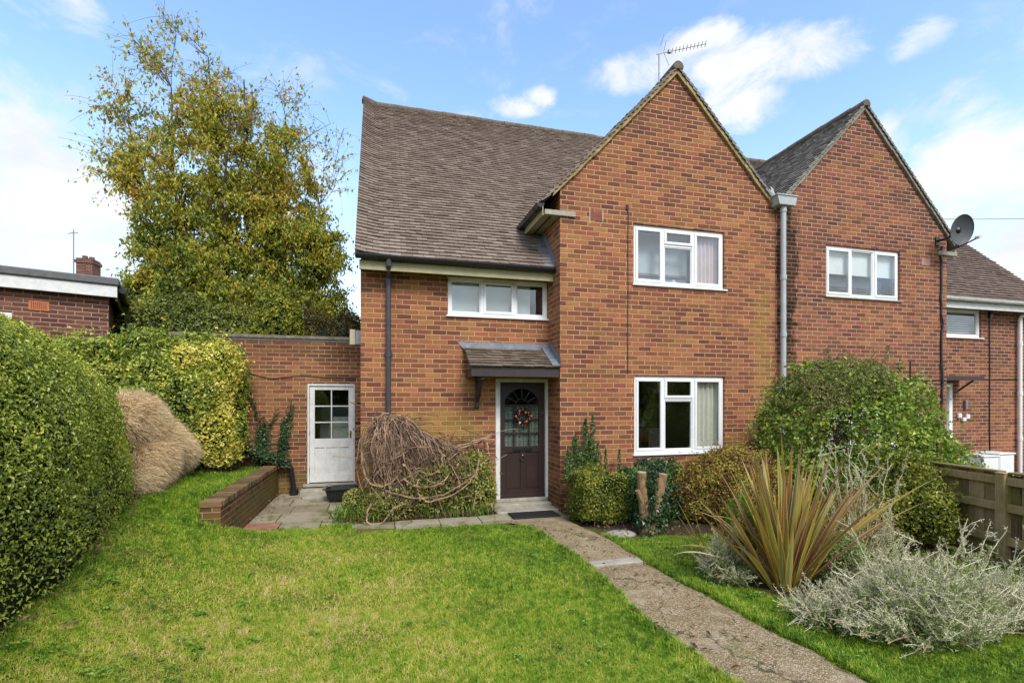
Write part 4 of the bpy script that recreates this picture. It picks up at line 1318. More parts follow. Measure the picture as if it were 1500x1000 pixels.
# black tub by the side door
TB = thing('plastic_tub', 'shallow black plastic tub left on the patio beside the white side door', 'tub', (-.60, 9.1, .03))
tb = MB()
def rrect(cx, cy, a, b, z, n=24): return [(cx + a * np.sign(cos(t)) * abs(cos(t)) ** .4, cy + b * np.sign(sin(t)) * abs(sin(t)) ** .4, z) for t in np.linspace(0, 2 * pi, n + 1)]
G = [rrect(-.60, 9.1, .23, .15, .035), rrect(-.60, 9.1, .29, .20, .25), rrect(-.60, 9.1, .325, .235, .25), rrect(-.60, 9.1, .325, .235, .235), rrect(-.60, 9.1, .30, .21, .255), rrect(-.60, 9.1, .27, .18, .24), rrect(-.60, 9.1, .22, .14, .05)]
tb.grid(np.array(G)); tb.poly(rrect(-.60, 9.1, .23, .15, .035)[:-1]); tb.poly(rrect(-.60, 9.1, .22, .14, .05)[:-1])
tb.build('tub_body', M_BLACK, TB)

# white utility boxes behind the fence
UB = [(11.55, 11.98, .62, 'wide low white utility cabinet against the right house wall behind the fence'), (12.0, 12.42, .66, 'tall white utility cabinet nearest the white downpipe behind the fence')]
for (a, b, z, lab) in UB:
    t = thing('utility_box', lab, 'utility box', ((a + b) / 2, 7.3, 0), 'white cabinets by the right house')
    MB().box(a, b, 7.10, 7.5, -.05, z).build('cabinet', M_WHITE, t, bevel=.02)
    MB().box(a - .02, b + .02, 7.08, 7.52, z + .001, z + .03).build('lid', M_WHITE, t, bevel=.01)

# retaining wall
RT = thing('retaining_wall', 'low mossy brick retaining wall between the grass bank and the patio', 'wall', (-1.84, 8.2, 0))
rtb = MB(); rtb.prism([(-1.78, 6.50, -.1), (-1.78, 10.0, -.1), (-1.78, 10.0, .50), (-1.78, 6.50, .50)], (-.215, 0, 0)); rtb.build('wall', M_BRICK_RET, RT)
cpg = MB(); y = 6.49; i = 0
while y < 9.9:
    L = .068 if i > 3 else .1
    dz = RNG.normal(0, .004)
    cpg.box(-1.995 - RNG.random() * .01, -1.770 + RNG.random() * .008, y, y + .066, .502, .572 + dz); y += .075; i += 1
cpm, kk = new_mat('coping_brick_clay')
gg = kk.add('ShaderNodeNewGeometry'); tcn = kk.add('ShaderNodeTexCoord').outputs['Object']
cc_ = kk.ramp(gg.outputs['Random Per Island'], [(0, (.07, .042, .03)), (.5, (.14, .078, .05)), (.8, (.22, .095, .05)), (1, (.26, .19, .13))])
cc_ = kk.mixc(kk.maprange(kk.noise(tcn, 9, 5, .7), .45, .62, 0, .7), cc_, (.12, .125, .035))
setp(kk, cc_, .9, 0, .2, bump(kk, kk.noise(tcn, 40, 4), .6, .006))
cpg.build('coping', cpm, RT, bevel=.006)

# ------------------------------------------------------------------ fence on the right
FD = np.array((.193, .981, 0)); FP = np.array((6.395, 3.75, 0)); FN = np.array((.981, -.193, 0))
FE = thing('timber_fence', 'low weathered timber fence with green algae dividing the two front gardens', 'fence', (6.4, 3.75, 0))


def fpt(t, off, z): return tuple(FP + FD * t + FN * off + np.array((0, 0, z)))


for t in (-2.4, 0.0, 1.85, 3.4):
    pb = MB()
    a = np.array(fpt(t, 0, -.1)); M = Matrix.Rotation(math.atan2(FD[1], FD[0]), 4, 'Z'); M.translation = a
    pb.box(-.05, .05, -.05, .05, 0, 1.07, M); pb.box(-.054, .054, -.054, .054, 1.071, 1.085, M)
    pb.build('post', M_FENCE, FE, bevel=.006)
for (a, b) in ((-2.35, -.05), (.05, 1.80), (1.90, 3.35)):
    rb = MB()
    for z in (.90, .62, .27): rb.bar(fpt(a, .0, z), fpt(b, .0, z), .045, .085)
    rb.bar(fpt(a, .04, .985), fpt(b, .04, .985), .10, .022)
    rb.build('rail', M_FENCE, FE, bevel=.004)
    bb = MB(); t = a; i = 0
    while t < b - .05:
        o_ = .035 + (.012 if i % 2 else 0)
        bb.bar(fpt(t + .05, o_, .03), fpt(t + .05, o_, .97 + RNG.normal(0, .003)), .015, .105 - .0 * i, up=tuple(FD)); t += .092; i += 1
    bb.build('board', M_FENCE, FE)

# ------------------------------------------------------------------ garage on the left and far house
GA = thing('brick_outbuilding', 'flat-roofed dark red brick building with white fascia beyond the left hedge', 'building', (-4.76, 10.7, .55))
GA.rotation_euler = (0, 0, radians(21))
def gbox(name, m, boxes, parent, bevel=0):
    mb = MB()
    for b in boxes: mb.box(*b)
    o = bpy.data.objects.new  # noqa
    # vertices are given in the building's own frame
    loc = parent_world(parent)
    for i in range(len(mb.V)): mb.V[i] = mb.V[i] + np.array(loc, dtype=np.float32)
    return mb.build(name, m, parent, bevel=bevel)
gbox('wall', M_BRICK_GAR, [(-7, 0, 0, 6, -.3, 3.12)], GA)
gbox('fascia', M_WHITE_P, [(-7.2, .13, -.16, -.13, 3.06, 3.27)], GA, .004)
gbox('soffit', M_DARKWOOD, [(-7.2, .10, -.129, 6.1, 3.121, 3.14)], GA)
gbox('roof', M_FELT, [(-7.2, .16, -.2, 6.2, 3.271, 3.41)], GA, .02)
gbox('fascia', M_DARKWOOD, [(.101, .13, -.129, 6.1, 3.0, 3.27)], GA)
gu = MB()
gl_ = parent_world(GA)
gu.tube([np.array((.20, -.05, 3.22)) + np.array(gl_), np.array((.20, 6.1, 3.20)) + np.array(gl_)], .06, 10)
gu.build('gutter', M_BLACK, GA)
ab = gbox('air_brick', M_TERRA, [(-1.06, -.80, -.012, .02, 2.74, 2.90)], GA)
gbox('vent_slots', plain('dark_orange_slot', (.22, .06, .03), .9), [(-1.03 + .026 * i, -1.018 + .026 * i, -.0145, -.0125, 2.765, 2.875) for i in range(8)], ab)
wn_ = gbox('window', M_WHITE, [(-2.6, -1.26, -.02, .03, 1.8, 2.66)], GA, .004)
gbox('pane', M_GLASS, [(-2.5, -1.36, -.026, -.021, 1.9, 2.57)], wn_)

BH = thing('brick_house', 'distant house behind the autumn tree with only chimney and a scrap of tiled roof showing', 'house', (-13.5, 29, 0))
bw = MB().box(-18, -10.6, 27, 35, -.3, 4.8); bw.build('wall', M_BRICK_GAR, BH)
br_ = MB(); br_.poly([(-18.3, 26.7, 4.6), (-10.3, 26.7, 4.6), (-10.3, 31, 7.9), (-18.3, 31, 7.9)]); br_.poly([(-18.3, 35.3, 4.6), (-18.3, 31, 7.9), (-10.3, 31, 7.9), (-10.3, 35.3, 4.6)])
br_.poly([(-10.6, 27, 4.8), (-10.6, 35, 4.8), (-10.6, 31, 7.75)]); br_.build('roof', plain('far_pink_tile', (.25, .15, .13), .9, .2, 3), BH)
MB().box(-14.85, -14.15, 30.2, 31.0, 5.5, 9.0).box(-14.9, -14.1, 30.15, 31.05, 8.75, 8.9).tube([(-14.65, 30.6, 9.0), (-14.65, 30.6, 9.2)], .12, 10).tube([(-14.35, 30.6, 9.0), (-14.35, 30.6, 9.15)], .12, 10).build('chimney', M_BRICK_GAR, BH)
MB().tube([(-14.95, 30.2, 8), (-14.95, 30.2, 10.4)], .03, 6).tube([(-15.15, 30.2, 10.2), (-14.75, 30.2, 10.25)], .02, 5).tube([(-15.1, 30.0, 10.1), (-15.1, 30.4, 10.3)], .015, 5).build('aerial', M_METAL, BH)

# overhead wire
cr = np.array((cos(radians(15)), -sin(radians(15)), 0)); cf = np.array((sin(radians(15)), cos(radians(15)), 0))
p0 = cf * 25 + cr * 9 + np.array((0, 0, 11.1)); p1 = cf * 25 + cr * 38 + np.array((0, 0, 11.25))
tt = np.linspace(0, 1, 20)[:, None]
wp_ = p0 * (1 - tt) + p1 * tt; wp_[:, 2] -= (.35 * 4 * (tt * (1 - tt)))[:, 0]
tag(MB().tube(wp_, .012, 5).build('overhead_wire', M_BLACK), 'thin dark overhead telephone wire crossing the sky at right', 'wire')
for q, lab in ((p0, 'wooden telephone pole hidden behind the left gable roof'), (p1, 'wooden telephone pole standing out of view to the right')):
    tag(MB().tube([(q[0], q[1], -.2), (q[0], q[1], q[2] + .3)], [.14, .10], 10).build('telephone_pole', M_TWIG_D), lab, 'pole')
# ------------------------------------------------------------------ vegetation
exec_veg = True
G_ = lambda *a: a
LM = {}
LM['hedge'] = leaf_mat('hedge_leaf', [(0, (0.054, 0.082, 0.017)), (0.25, (0.155, 0.214, 0.034)), (0.5, (0.325, 0.399, 0.054)), (0.78, (0.557, 0.577, 0.084)), (1, (0.804, 0.739, 0.156))], .35, .18, 1.1, .9, .5)
LM['core'] = plain('dark_filler_core', (.016, .020, .009), .95, .3, 9, spec=.1)  # near-black filler against see-through, inner shade put into its colour
LM['mound'] = leaf_mat('glossy_green_leaf', [(0, (0.060, 0.092, 0.020)), (0.3, (0.156, 0.216, 0.035)), (0.55, (0.312, 0.389, 0.060)), (0.8, (0.528, 0.540, 0.100)), (1, (0.744, 0.626, 0.140))], .35, .25, 2.2, 1.3)
LM['yellow'] = leaf_mat('variegated_yellow_leaf', [(0, (0.108, 0.162, 0.032)), (0.25, (0.324, 0.367, 0.054)), (0.5, (0.670, 0.605, 0.108)), (0.8, (0.864, 0.778, 0.216)), (1, (0.900, 0.886, 0.454))], .4, .25, 2.5, 1.2)
LM['conif'] = leaf_mat('dark_conifer_spray', [(0, (.012, .022, .008)), (.5, (.035, .06, .018)), (1, (.09, .13, .035))], .6, .1, 2, .8)
LM['straw'] = leaf_mat('dead_straw_foliage', [(0, (.40, .27, .14)), (.4, (.66, .50, .30)), (.7, (.80, .66, .44)), (1, (.88, .79, .60))], .7, .15, 3, .9, .2)
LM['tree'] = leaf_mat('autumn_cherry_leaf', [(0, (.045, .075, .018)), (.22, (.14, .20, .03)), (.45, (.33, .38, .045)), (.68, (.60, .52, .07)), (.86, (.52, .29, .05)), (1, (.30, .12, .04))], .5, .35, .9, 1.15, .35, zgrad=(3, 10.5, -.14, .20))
LM['treelow'] = leaf_mat('dark_understorey_leaf', [(0, (0.036, 0.054, 0.017)), (0.4, (0.120, 0.156, 0.034)), (0.7, (0.264, 0.300, 0.048)), (1, (0.504, 0.480, 0.072))], .45, .25, .9, 1.0)
LM['box'] = leaf_mat('box_leaf', [(0, (0.039, 0.061, 0.011)), (0.35, (0.132, 0.165, 0.022)), (0.65, (0.275, 0.297, 0.039)), (1, (0.506, 0.484, 0.088))], .35, .25, 3, .9)
LM['green'] = leaf_mat('rose_bush_leaf', [(0, (.14, .065, .03)), (.22, (.115, .19, .03)), (.5, (.21, .33, .042)), (.75, (.36, .45, .065)), (1, (.62, .57, .15))], .35, .28, 3.2, 1.5)
LM['greentop'] = leaf_mat('dull_top_leaf', [(0, (.07, .07, .03)), (.4, (.18, .18, .06)), (.75, (.27, .28, .09)), (1, (.36, .26, .12))], .45, .2, 2.2, .9)
LM['copper'] = leaf_mat('copper_shrub_leaf', [(0, (0.084, 0.042, 0.022)), (0.3, (0.210, 0.102, 0.042)), (0.5, (0.304, 0.180, 0.050)), (0.7, (0.420, 0.372, 0.061)), (1, (0.525, 0.552, 0.077))], .45, .25, 3.0, 1.3)
LM['ivy'] = leaf_mat('ivy_leaf', [(0, (0.014, 0.034, 0.014)), (0.5, (0.042, 0.084, 0.034)), (0.85, (0.096, 0.156, 0.060)), (1, (0.240, 0.300, 0.120))], .3, .12, 4, .8)
LM['euon'] = leaf_mat('upright_euonymus_leaf', [(0, (.02, .06, .018)), (.5, (.055, .13, .035)), (1, (.20, .30, .07))], .3, .2, 5, .8)
LM['bed'] = leaf_mat('pale_bed_leaf', [(0, (.07, .08, .02)), (.3, (.20, .22, .04)), (.6, (.36, .38, .09)), (.85, (.52, .50, .18)), (1, (.64, .56, .30))], .4, .3, 3.5, 1.0)
LM['strap'] = leaf_mat('strap_leaf_green', [(0, (.07, .13, .025)), (.5, (.18, .29, .045)), (1, (.42, .45, .12))], .4, .3, 3.5, .6)
LM['silver'] = leaf_mat('silver_felted_stem', [(0, (0.278, 0.290, 0.146)), (0.3, (0.453, 0.440, 0.284)), (0.6, (0.639, 0.600, 0.430)), (1, (0.865, 0.810, 0.619))], .8, .08, 3.5, .7, .2)
LM['silvergreen'] = leaf_mat('grey_green_leaf', [(0, (0.110, 0.154, 0.050)), (0.5, (0.275, 0.352, 0.121)), (1, (0.495, 0.550, 0.253))], .7, .15, 3.5, .8, .2)
LM['fern'] = leaf_mat('feathery_green', [(0, (.07, .14, .02)), (.5, (.17, .32, .04)), (.9, (.33, .46, .08)), (1, (.6, .50, .06))], .5, .3, 4, .6)
LM['litter'] = leaf_mat('fallen_leaf', [(0, (.05, .025, .014)), (.5, (.16, .09, .045)), (.85, (.30, .20, .10)), (1, (.45, .38, .26))], .7, .1, 4, .5)


def surf_cloud(fn, n, rng, jit=.03, dmask=None):
    """sample n points on parametric surface fn(u,v)->P with normals"""
    u = rng.random(n); v = rng.random(n); e = 1e-3
    P = fn(u, v); du = fn(np.minimum(u + e, 1), v) - fn(u - e * 0, v); dv = fn(u, np.minimum(v + e, 1)) - P
    N = unit(np.cross(du, dv))
    return P, N


# --- long clipped hedge
def hedge_fn(u, v):
    y0, y1 = 1.2, 7.35
    Y = y0 + (y1 - y0) * u
    q = np.clip((Y - 4.2) / (y1 - 4.2), 0, 1); cap = np.sqrt(np.maximum(1 - q ** 2.3, 0))
    h = 2.0 * cap ** .8; w = 1.02 * cap ** .55 + .02
    xc = -2.22 - .17 * (Y - 3.77) - .95
    t = pi * v
    ct, st = np.cos(t), np.sin(t)
    X = xc + w * np.sign(ct) * np.abs(ct) ** .62 * (1 + .06 * np.sin(t))
    Z = .40 + .03 * (Y - 3) + h * np.abs(st) ** .62
    P = np.stack([X, Y, Z], -1)
    c = np.stack([xc, Y * .0 + Y, Z * 0 + 1.3], -1)
    d = unit(P - c)
    return P + d * (wobble(P.reshape(-1, 3), .045, 1.5, 3).reshape(X.shape))[..., None]


HG = MB(); rh = np.random.default_rng(11)
uu, vv = np.meshgrid(np.linspace(0, 1, 70), np.linspace(0, 1, 40), indexing='ij')
core = hedge_fn(uu, vv); cen = np.stack([core[..., 0] * 0 - 3.17 - .17 * (core[..., 1] - 3.77), core[..., 1], core[..., 2] * 0 + 1.2], -1)
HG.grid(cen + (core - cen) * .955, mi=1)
P, N = surf_cloud(hedge_fn, 330000, rh)
k_ = (P[:, 0] > -4.4); P, N = P[k_], N[k_]
cen = np.stack([-3.17 - .17 * (P[:, 1] - 3.77), P[:, 1], P[:, 2] * 0 + 1.2], -1)
N = np.where(((P - cen) * N).sum(1, keepdims=True) < 0, -N, N)
k_ = rh.random(len(P)) < .62
P = P[k_]; N = N[k_]; P = P + N * (rh.normal(-.015, .022, (len(P), 1)))
add_leaves(HG, P, N, .030, .55, .55, rng=rh)
for i in range(420):
    q = rh.integers(len(P)); dd = unit(N[q] + rh.normal(0, .3, 3) + np.array((0, 0, .5))); L = rh.uniform(.03, .10)
    m = rh.integers(3, 8); pp = P[q] + dd * (rh.random((m, 1)) * L) + rh.normal(0, .008, (m, 3)); add_leaves(HG, pp, rh.normal(0, 1, (m, 3)), .030, .5, .3, rng=rh)
    HG.tube([P[q], P[q] + dd * L], .0018, 3, caps=False, mi=1)
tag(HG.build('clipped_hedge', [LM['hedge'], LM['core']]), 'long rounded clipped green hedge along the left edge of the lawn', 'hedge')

# --- dead straw-coloured shrub at the end of the hedge
ST = MB(); rs = np.random.default_rng(12)
sb_ = [(-3.10, 7.6, 1.42, .34, .7, .44), (-2.98, 7.9, 1.08, .32, .7, .40), (-2.90, 8.35, .98, .27, .5, .30), (-2.92, 7.5, .92, .30, .5, .36), (-2.88, 7.15, .74, .22, .4, .24)]
P, N = blob_points(sb_, 10500, .12, rs, .05, 5, 1, .5)
n = len(P)
dv = N * .55 + np.array((.30, -.25, -.42)) + rs.normal(0, .26, (n, 3))
L = rs.uniform(.05, .13, (n, 1)); dv = unit(dv)
sd_ = unit(np.cross(dv, rs.normal(0, 1, (n, 3)))) * .0028
V = np.stack([P - sd_, P + sd_, P + dv * L], 1).reshape(-1, 3)
ST.raw(V, np.arange(3 * n).reshape(-1, 3))
for (cx, cy, cz, rx, ry, rz) in sb_: ST.ball((cx, cy, cz), 1, 14, 10, 1, (rx * .86, ry * .86, rz * .86))
for i in range(90):
    p = P[rs.integers(n)]; d = unit(rs.normal(0, 1, 3) + np.array((.8, 0, -.3))); ST.tube([p, p + d * .06, p + d * .13 + np.array((0, 0, -.02))], .003, 4)
tag(ST.build('dead_shrub', [LM['straw'], plain('dead_shrub_core', (.22, .14, .07), .95, .3, 9)]), 'dead straw-coloured conifer shrub between the clipped hedge and the leafy mound', 'shrub')


def shrub(name, label, cat, blobs, dens, size, mat, seed, core=.80, aspect=.55, thick=.16, bump_amp=.1, bscale=4, zmin=.02, spread=.8, group=None, shoots=0, twigs=40, twig_m=None, corem=None, extra=None, out=.0):
    r = np.random.default_rng(seed)
    c = np.array(blobs)[:, :3].mean(0)
    base = (float(c[0]), float(c[1]), float(ground_z(c[0], c[1])))
    T = thing(name, label, cat, base, group)
    mb = MB()
    P, N = blob_points(blobs, dens, thick, r, bump_amp, bscale, seed, zmin)
    if out:
        e = r.random(len(P)) < .08
        P[e] += N[e] * np.abs(r.normal(0, out, (e.sum(), 1)))
    add_leaves(mb, P, N, size, aspect, spread, rng=r)
    for i in range(shoots):
        q = r.integers(len(P)); p0 = P[q] - N[q] * .05; L = r.uniform(.08, .26)
        dd = unit(N[q] * .8 + r.normal(0, .35, 3) + np.array((0, 0, .45)))
        c_ = bez(p0, p0 + dd * L * .4, p0 + dd * L * .8 + r.normal(0, .02, 3), p0 + dd * L * 1.1 + np.array((0, 0, -.02)), 7)
        mb.tube(c_, np.linspace(.004, .0015, 7), 4, caps=False, mi=1)
        m = int(5 + L * 55); tt_ = r.uniform(1, 6, m); i0 = tt_.astype(int).clip(0, 5); f_ = (tt_ - i0)[:, None]
        pp = c_[i0] * (1 - f_) + c_[i0 + 1] * f_ + r.normal(0, size * .35, (m, 3)); add_leaves(mb, pp, r.normal(0, 1, (m, 3)) + np.array((0, 0, .6)), size * .85, aspect, .3, rng=r)
    mb.build('foliage', [mat, twig_m or M_TWIG_D], T)
    tw = MB()
    for (cx, cy, cz, rx, ry, rz) in blobs:
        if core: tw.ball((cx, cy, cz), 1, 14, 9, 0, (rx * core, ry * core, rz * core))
    if core: tw.build('filler_core', corem or LM['core'], T)  # solid dark filler standing in for the shade between leaves
    if twigs:
        st = MB()
        for i in range(twigs):
            e = P[r.integers(len(P))]; b0 = np.array(base) + np.array((*r.normal(0, .07, 2), -.03))
            m1 = b0 * .6 + e * .4 + np.array((0, 0, .12)) + r.normal(0, .05, 3)
            st.tube(bez(b0, b0 * .8 + m1 * .2 + np.array((0, 0, .1)), m1, e + unit(e - b0) * .03, 8), np.linspace(.012, .003, 8), 5)
        st.build('stem', twig_m or M_TWIG_D, T)
    return T


# --- leafy mound, yellow variegated part and dark conifer strip
shrub('leafy_shrub', 'broad mound of glossy green leaves behind the dead straw-coloured shrub', 'shrub',
      [(-4.1, 9.3, 1.75, 1.0, .75, 1.0), (-3.2, 9.1, 1.8, .75, .65, .95), (-4.9, 9.2, 1.9, .8, .7, .75), (-3.5, 8.5, 1.35, .5, .5, .75), (-2.85, 9.4, 2.15, .5, .45, .72), (-5.7, 8.9, 1.6, .8, .6, .6), (-3.6, 9.2, 2.5, .45, .4, .42), (-4.4, 9.1, 2.45, .4, .4, .3)],
      1700, .066, LM['mound'], 21, .66, shoots=120, out=.16, bump_amp=.15)
shrub('variegated_shrub', 'bright yellow variegated shrub spilling down beside the brick extension wall', 'shrub',
      [(-2.70, 9.15, 1.75, .46, .42, .70), (-2.60, 8.95, 1.20, .36, .34, .50), (-2.62, 9.2, 2.3, .42, .34, .42), (-2.42, 9.15, .95, .2, .3, .30), (-3.0, 9.0, 2.35, .3, .3, .3)],
      1900, .055, LM['yellow'], 22, .70, shoots=70, out=.08)
shrub('leafy_shrub', 'green leafy climber edging the brick extension wall beside the yellow shrub', 'shrub',
      [(-2.42, 9.6, 1.9, .25, .3, .75), (-2.36, 9.5, 1.2, .2, .3, .45), (-2.7, 9.7, 2.45, .45, .25, .35)],
      1700, .05, LM['mound'], 23, .75, out=.06)
shrub('dark_conifer', 'dark green feathery conifer strip between straw-coloured shrub and yellow shrub', 'conifer',
      [(-3.0, 8.8, 1.0, .30, .35, .48), (-2.88, 8.95, .85, .28, .3, .3), (-3.1, 8.75, 1.40, .28, .3, .35)], 6000, .045, LM['conif'], 24, .85, aspect=.16, spread=.5)


# --- autumn tree
def make_tree():
    r = np.random.default_rng(31)
    T = thing('cherry_tree', 'tall autumn tree with yellow, green and russet leaves behind the brick extension', 'tree', (-3.6, 14.5, .5))
    wood = MB()
    stems = [((-3.5, 14.5, .3), (-3.7, 14.5, 3.0), (-3.9, 14.4, 6), (-4.2, 14.3, 10.5), .17),
             ((-3.6, 14.5, .6), (-4.4, 14.4, 3.2), (-5.2, 14.2, 5.5), (-5.9, 14.2, 8.6), .12),
             ((-3.4, 14.5, .6), (-2.8, 14.6, 3.0), (-2.6, 14.6, 6), (-2.35, 14.5, 9.4), .12),
             ((-3.4, 14.5, .6), (-2.4, 14.4, 2.6), (-1.8, 14.4, 4.5), (-1.5, 14.3, 7.0), .09),
             ((-3.6, 14.5, 1.0), (-3.9, 13.9, 3.2), (-3.7, 13.4, 5.5), (-3.4, 13.2, 8.6), .10),
             ((-3.6, 14.5, 1.5), (-4.6, 14.0, 3.6), (-4.9, 13.9, 6.0), (-4.9, 13.9, 9.4), .09),
             ((-3.5, 14.5, 1.5), (-3.2, 14.0, 4.0), (-3.2, 13.9, 6.5), (-3.3, 13.9, 9.8), .09),
             ((-3.6, 14.5, 1.0), (-3.2, 15.2, 3.5), (-3.0, 15.8, 6), (-2.9, 16.0, 9.0), .10)]
    SP = []
    for (a, b, c, d, rad) in stems:
        pts = bez(a, b, c, d, 22); pts[1:] += r.normal(0, .035, (21, 3)); wood.tube(pts, np.linspace(rad, .014, 22), 8); SP.append((pts, np.linspace(rad, .014, 22)))
    # crown envelope: ellipsoids with weights
    env = [((-3.9, 14.1, 7.4), (2.6, 1.5, 2.3), 165, .78), ((-3.2, 13.9, 5.5), (2.6, 1.5, 1.9), 115, .95), ((-1.8, 14.0, 4.7), (1.35, 1.2, 1.9), 66, .95), ((-4.6, 13.9, 4.5), (1.5, 1.2, 1.5), 45, .9),
           ((-3.2, 13.3, 3.8), (2.4, 1.0, 1.0), 80, 1.1), ((-4.6, 14.2, 10.2), (1.5, 1.0, 1.3), 20, .25), ((-2.3, 14.2, 8.7), (1.7, 1.0, 1.5), 36, .2), ((-6.1, 14.2, 8.2), (.8, .8, 1.5), 22, .42), ((-2.0, 13.4, 3.9), (1.7, .8, .9), 36, 1.0)]
    LP = []
    for (cc, rr, cnt, wt) in env:
        for _ in range(cnt):
            d = unit(r.normal(0, 1, 3)); tgt = np.array(cc) + d * np.array(rr) * r.uniform(.15, 1.0) ** .5
            best = None
            for pts, rad in SP:
                D = np.linalg.norm((pts - tgt) * (1, 1, .75), axis=1) + np.maximum(0, (pts[:, 2] - tgt[2] + .5)) * 1.0
                i = int(D.argmin())
                if best is None or D[i] < best[0]: best = (D[i], pts[i], rad[i])
            s = best[1]; L = np.linalg.norm(tgt - s)
            m1 = s + (tgt - s) * .35 + np.array((0, 0, -.05 * L)) + r.normal(0, .06, 3) * L; m2 = s + (tgt - s) * .7 + np.array((0, 0, .06 * L)) + r.normal(0, .05, 3) * L
            bp = bez(s, m1, m2, tgt, 12); wood.tube(bp, np.linspace(min(best[2] * .5, .026), .005, 12), 5)
            ntw = int(9 + 5 * r.random())
            for q in range(ntw):
                f = r.uniform(.45, 1.0) if q else 1.0
                i = min(11, int(f * 11)); b0 = bp[i]
                dr = unit(unit(tgt - s) * .25 + r.normal(0, .75, 3) + np.array((0, 0, .15)))
                tl = r.uniform(.25, .70) * (1.25 if wt < .5 else 1)
                e = b0 + dr * tl; mm = b0 + dr * tl * .5 + np.array((0, 0, .04)) + r.normal(0, .03, 3)
                tp = bez(b0, b0 * .5 + mm * .5, mm, e + np.array((0, 0, -.05)), 6)
                wood.tube(tp, np.linspace(.005, .0022, 6), 3, caps=False)
                nl = r.poisson(19 * wt)
                if nl:
                    t = r.uniform(.1, 1.0, nl) * 5; i0 = np.clip(t.astype(int), 0, 4); fr_ = (t - i0)[:, None]
                    pp = tp[i0] * (1 - fr_) + tp[i0 + 1] * fr_
                    LP.append(pp + r.normal(0, .06, (nl, 3)) + np.array((0, 0, -.04)))
    wood.build('trunk', M_BARK, T)
    P = np.vstack(LP); lv = MB()
    N = r.normal(0, 1, P.shape); N[:, 2] *= .6; N[:, 1] -= .3
    add_leaves(lv, P, N, .104, .50, .5, .3, down=1.1, rng=r)
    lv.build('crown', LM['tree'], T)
    print('tree leaves', len(P))


make_tree()
# bushes behind the wall
shrub('evergreen_bush', 'dark evergreen bush under the autumn tree just above the brick extension wall', 'bush',
      [(-3.6, 12.6, 2.9, 1.3, .8, 1.1), (-2.4, 12.4, 2.7, 1.1, .7, .95), (-4.9, 12.7, 2.7, 1.1, .8, 1.3), (-4.4, 13.2, 3.6, 1.1, .7, .8)], 1100, .075, LM['treelow'], 41, .82, twigs=25)
shrub('evergreen_bush', 'brownish-green bush close to the corner of the main house above the extension wall', 'bush',
      [(-1.1, 12.6, 2.8, .85, .7, .95), (-1.8, 12.9, 3.2, .8, .7, .8), (-.7, 12.9, 3.2, .5, .5, .7)], 1200, .07, leaf_mat('olive_brown_leaf', [(0, (.022, .022, .010)), (.5, (.075, .068, .024)), (1, (.20, .17, .045))], .5, .2, 1.5, 1.0), 42, .82, twigs=25)
shrub('laurel_bush', 'yellow-green leafy bush standing low beneath the middle of the autumn tree', 'bush',
      [(-2.6, 11.9, 2.75, .8, .5, .55), (-2.15, 12.0, 3.3, .55, .45, .9), (-3.1, 11.8, 2.6, .5, .4, .4)], 1400, .085, leaf_mat('lime_leaf', [(0, (.03, .05, .012)), (.3, (.12, .16, .025)), (.6, (.27, .30, .035)), (1, (.48, .42, .06))], .45, .3, 1.6, 1.0), 43, .8, twigs=25)
shrub('laurel_bush', 'dense dark green bush filling the gap left of the autumn tree beside the flat-roofed building', 'bush',
      [(-5.6, 13.2, 2.8, .9, .8, 1.3), (-6.0, 14.0, 3.4, .9, .8, 1.0), (-5.2, 13.9, 4.0, .8, .7, 1.0)], 1100, .08, LM['treelow'], 44, .82, twigs=25)

# --- shrubs in front of the house
def boxy(x0, x1, y0, y1, z0, z1, p=.35):
    def fn(u, v):
        t = 2 * pi * u; s = pi * (v - .5)
        c = lambda a: np.sign(np.cos(a)) * np.abs(np.cos(a)) ** p
        sn = lambda a: np.sign(np.sin(a)) * np.abs(np.sin(a)) ** p
        X = (x0 + x1) / 2 + (x1 - x0) / 2 * c(s) * c(t); Y = (y0 + y1) / 2 + (y1 - y0) / 2 * c(s) * sn(t); Z = (z0 + z1) / 2 + (z1 - z0) / 2 * sn(s)
        return np.stack([X, Y, Z], -1)
    return fn


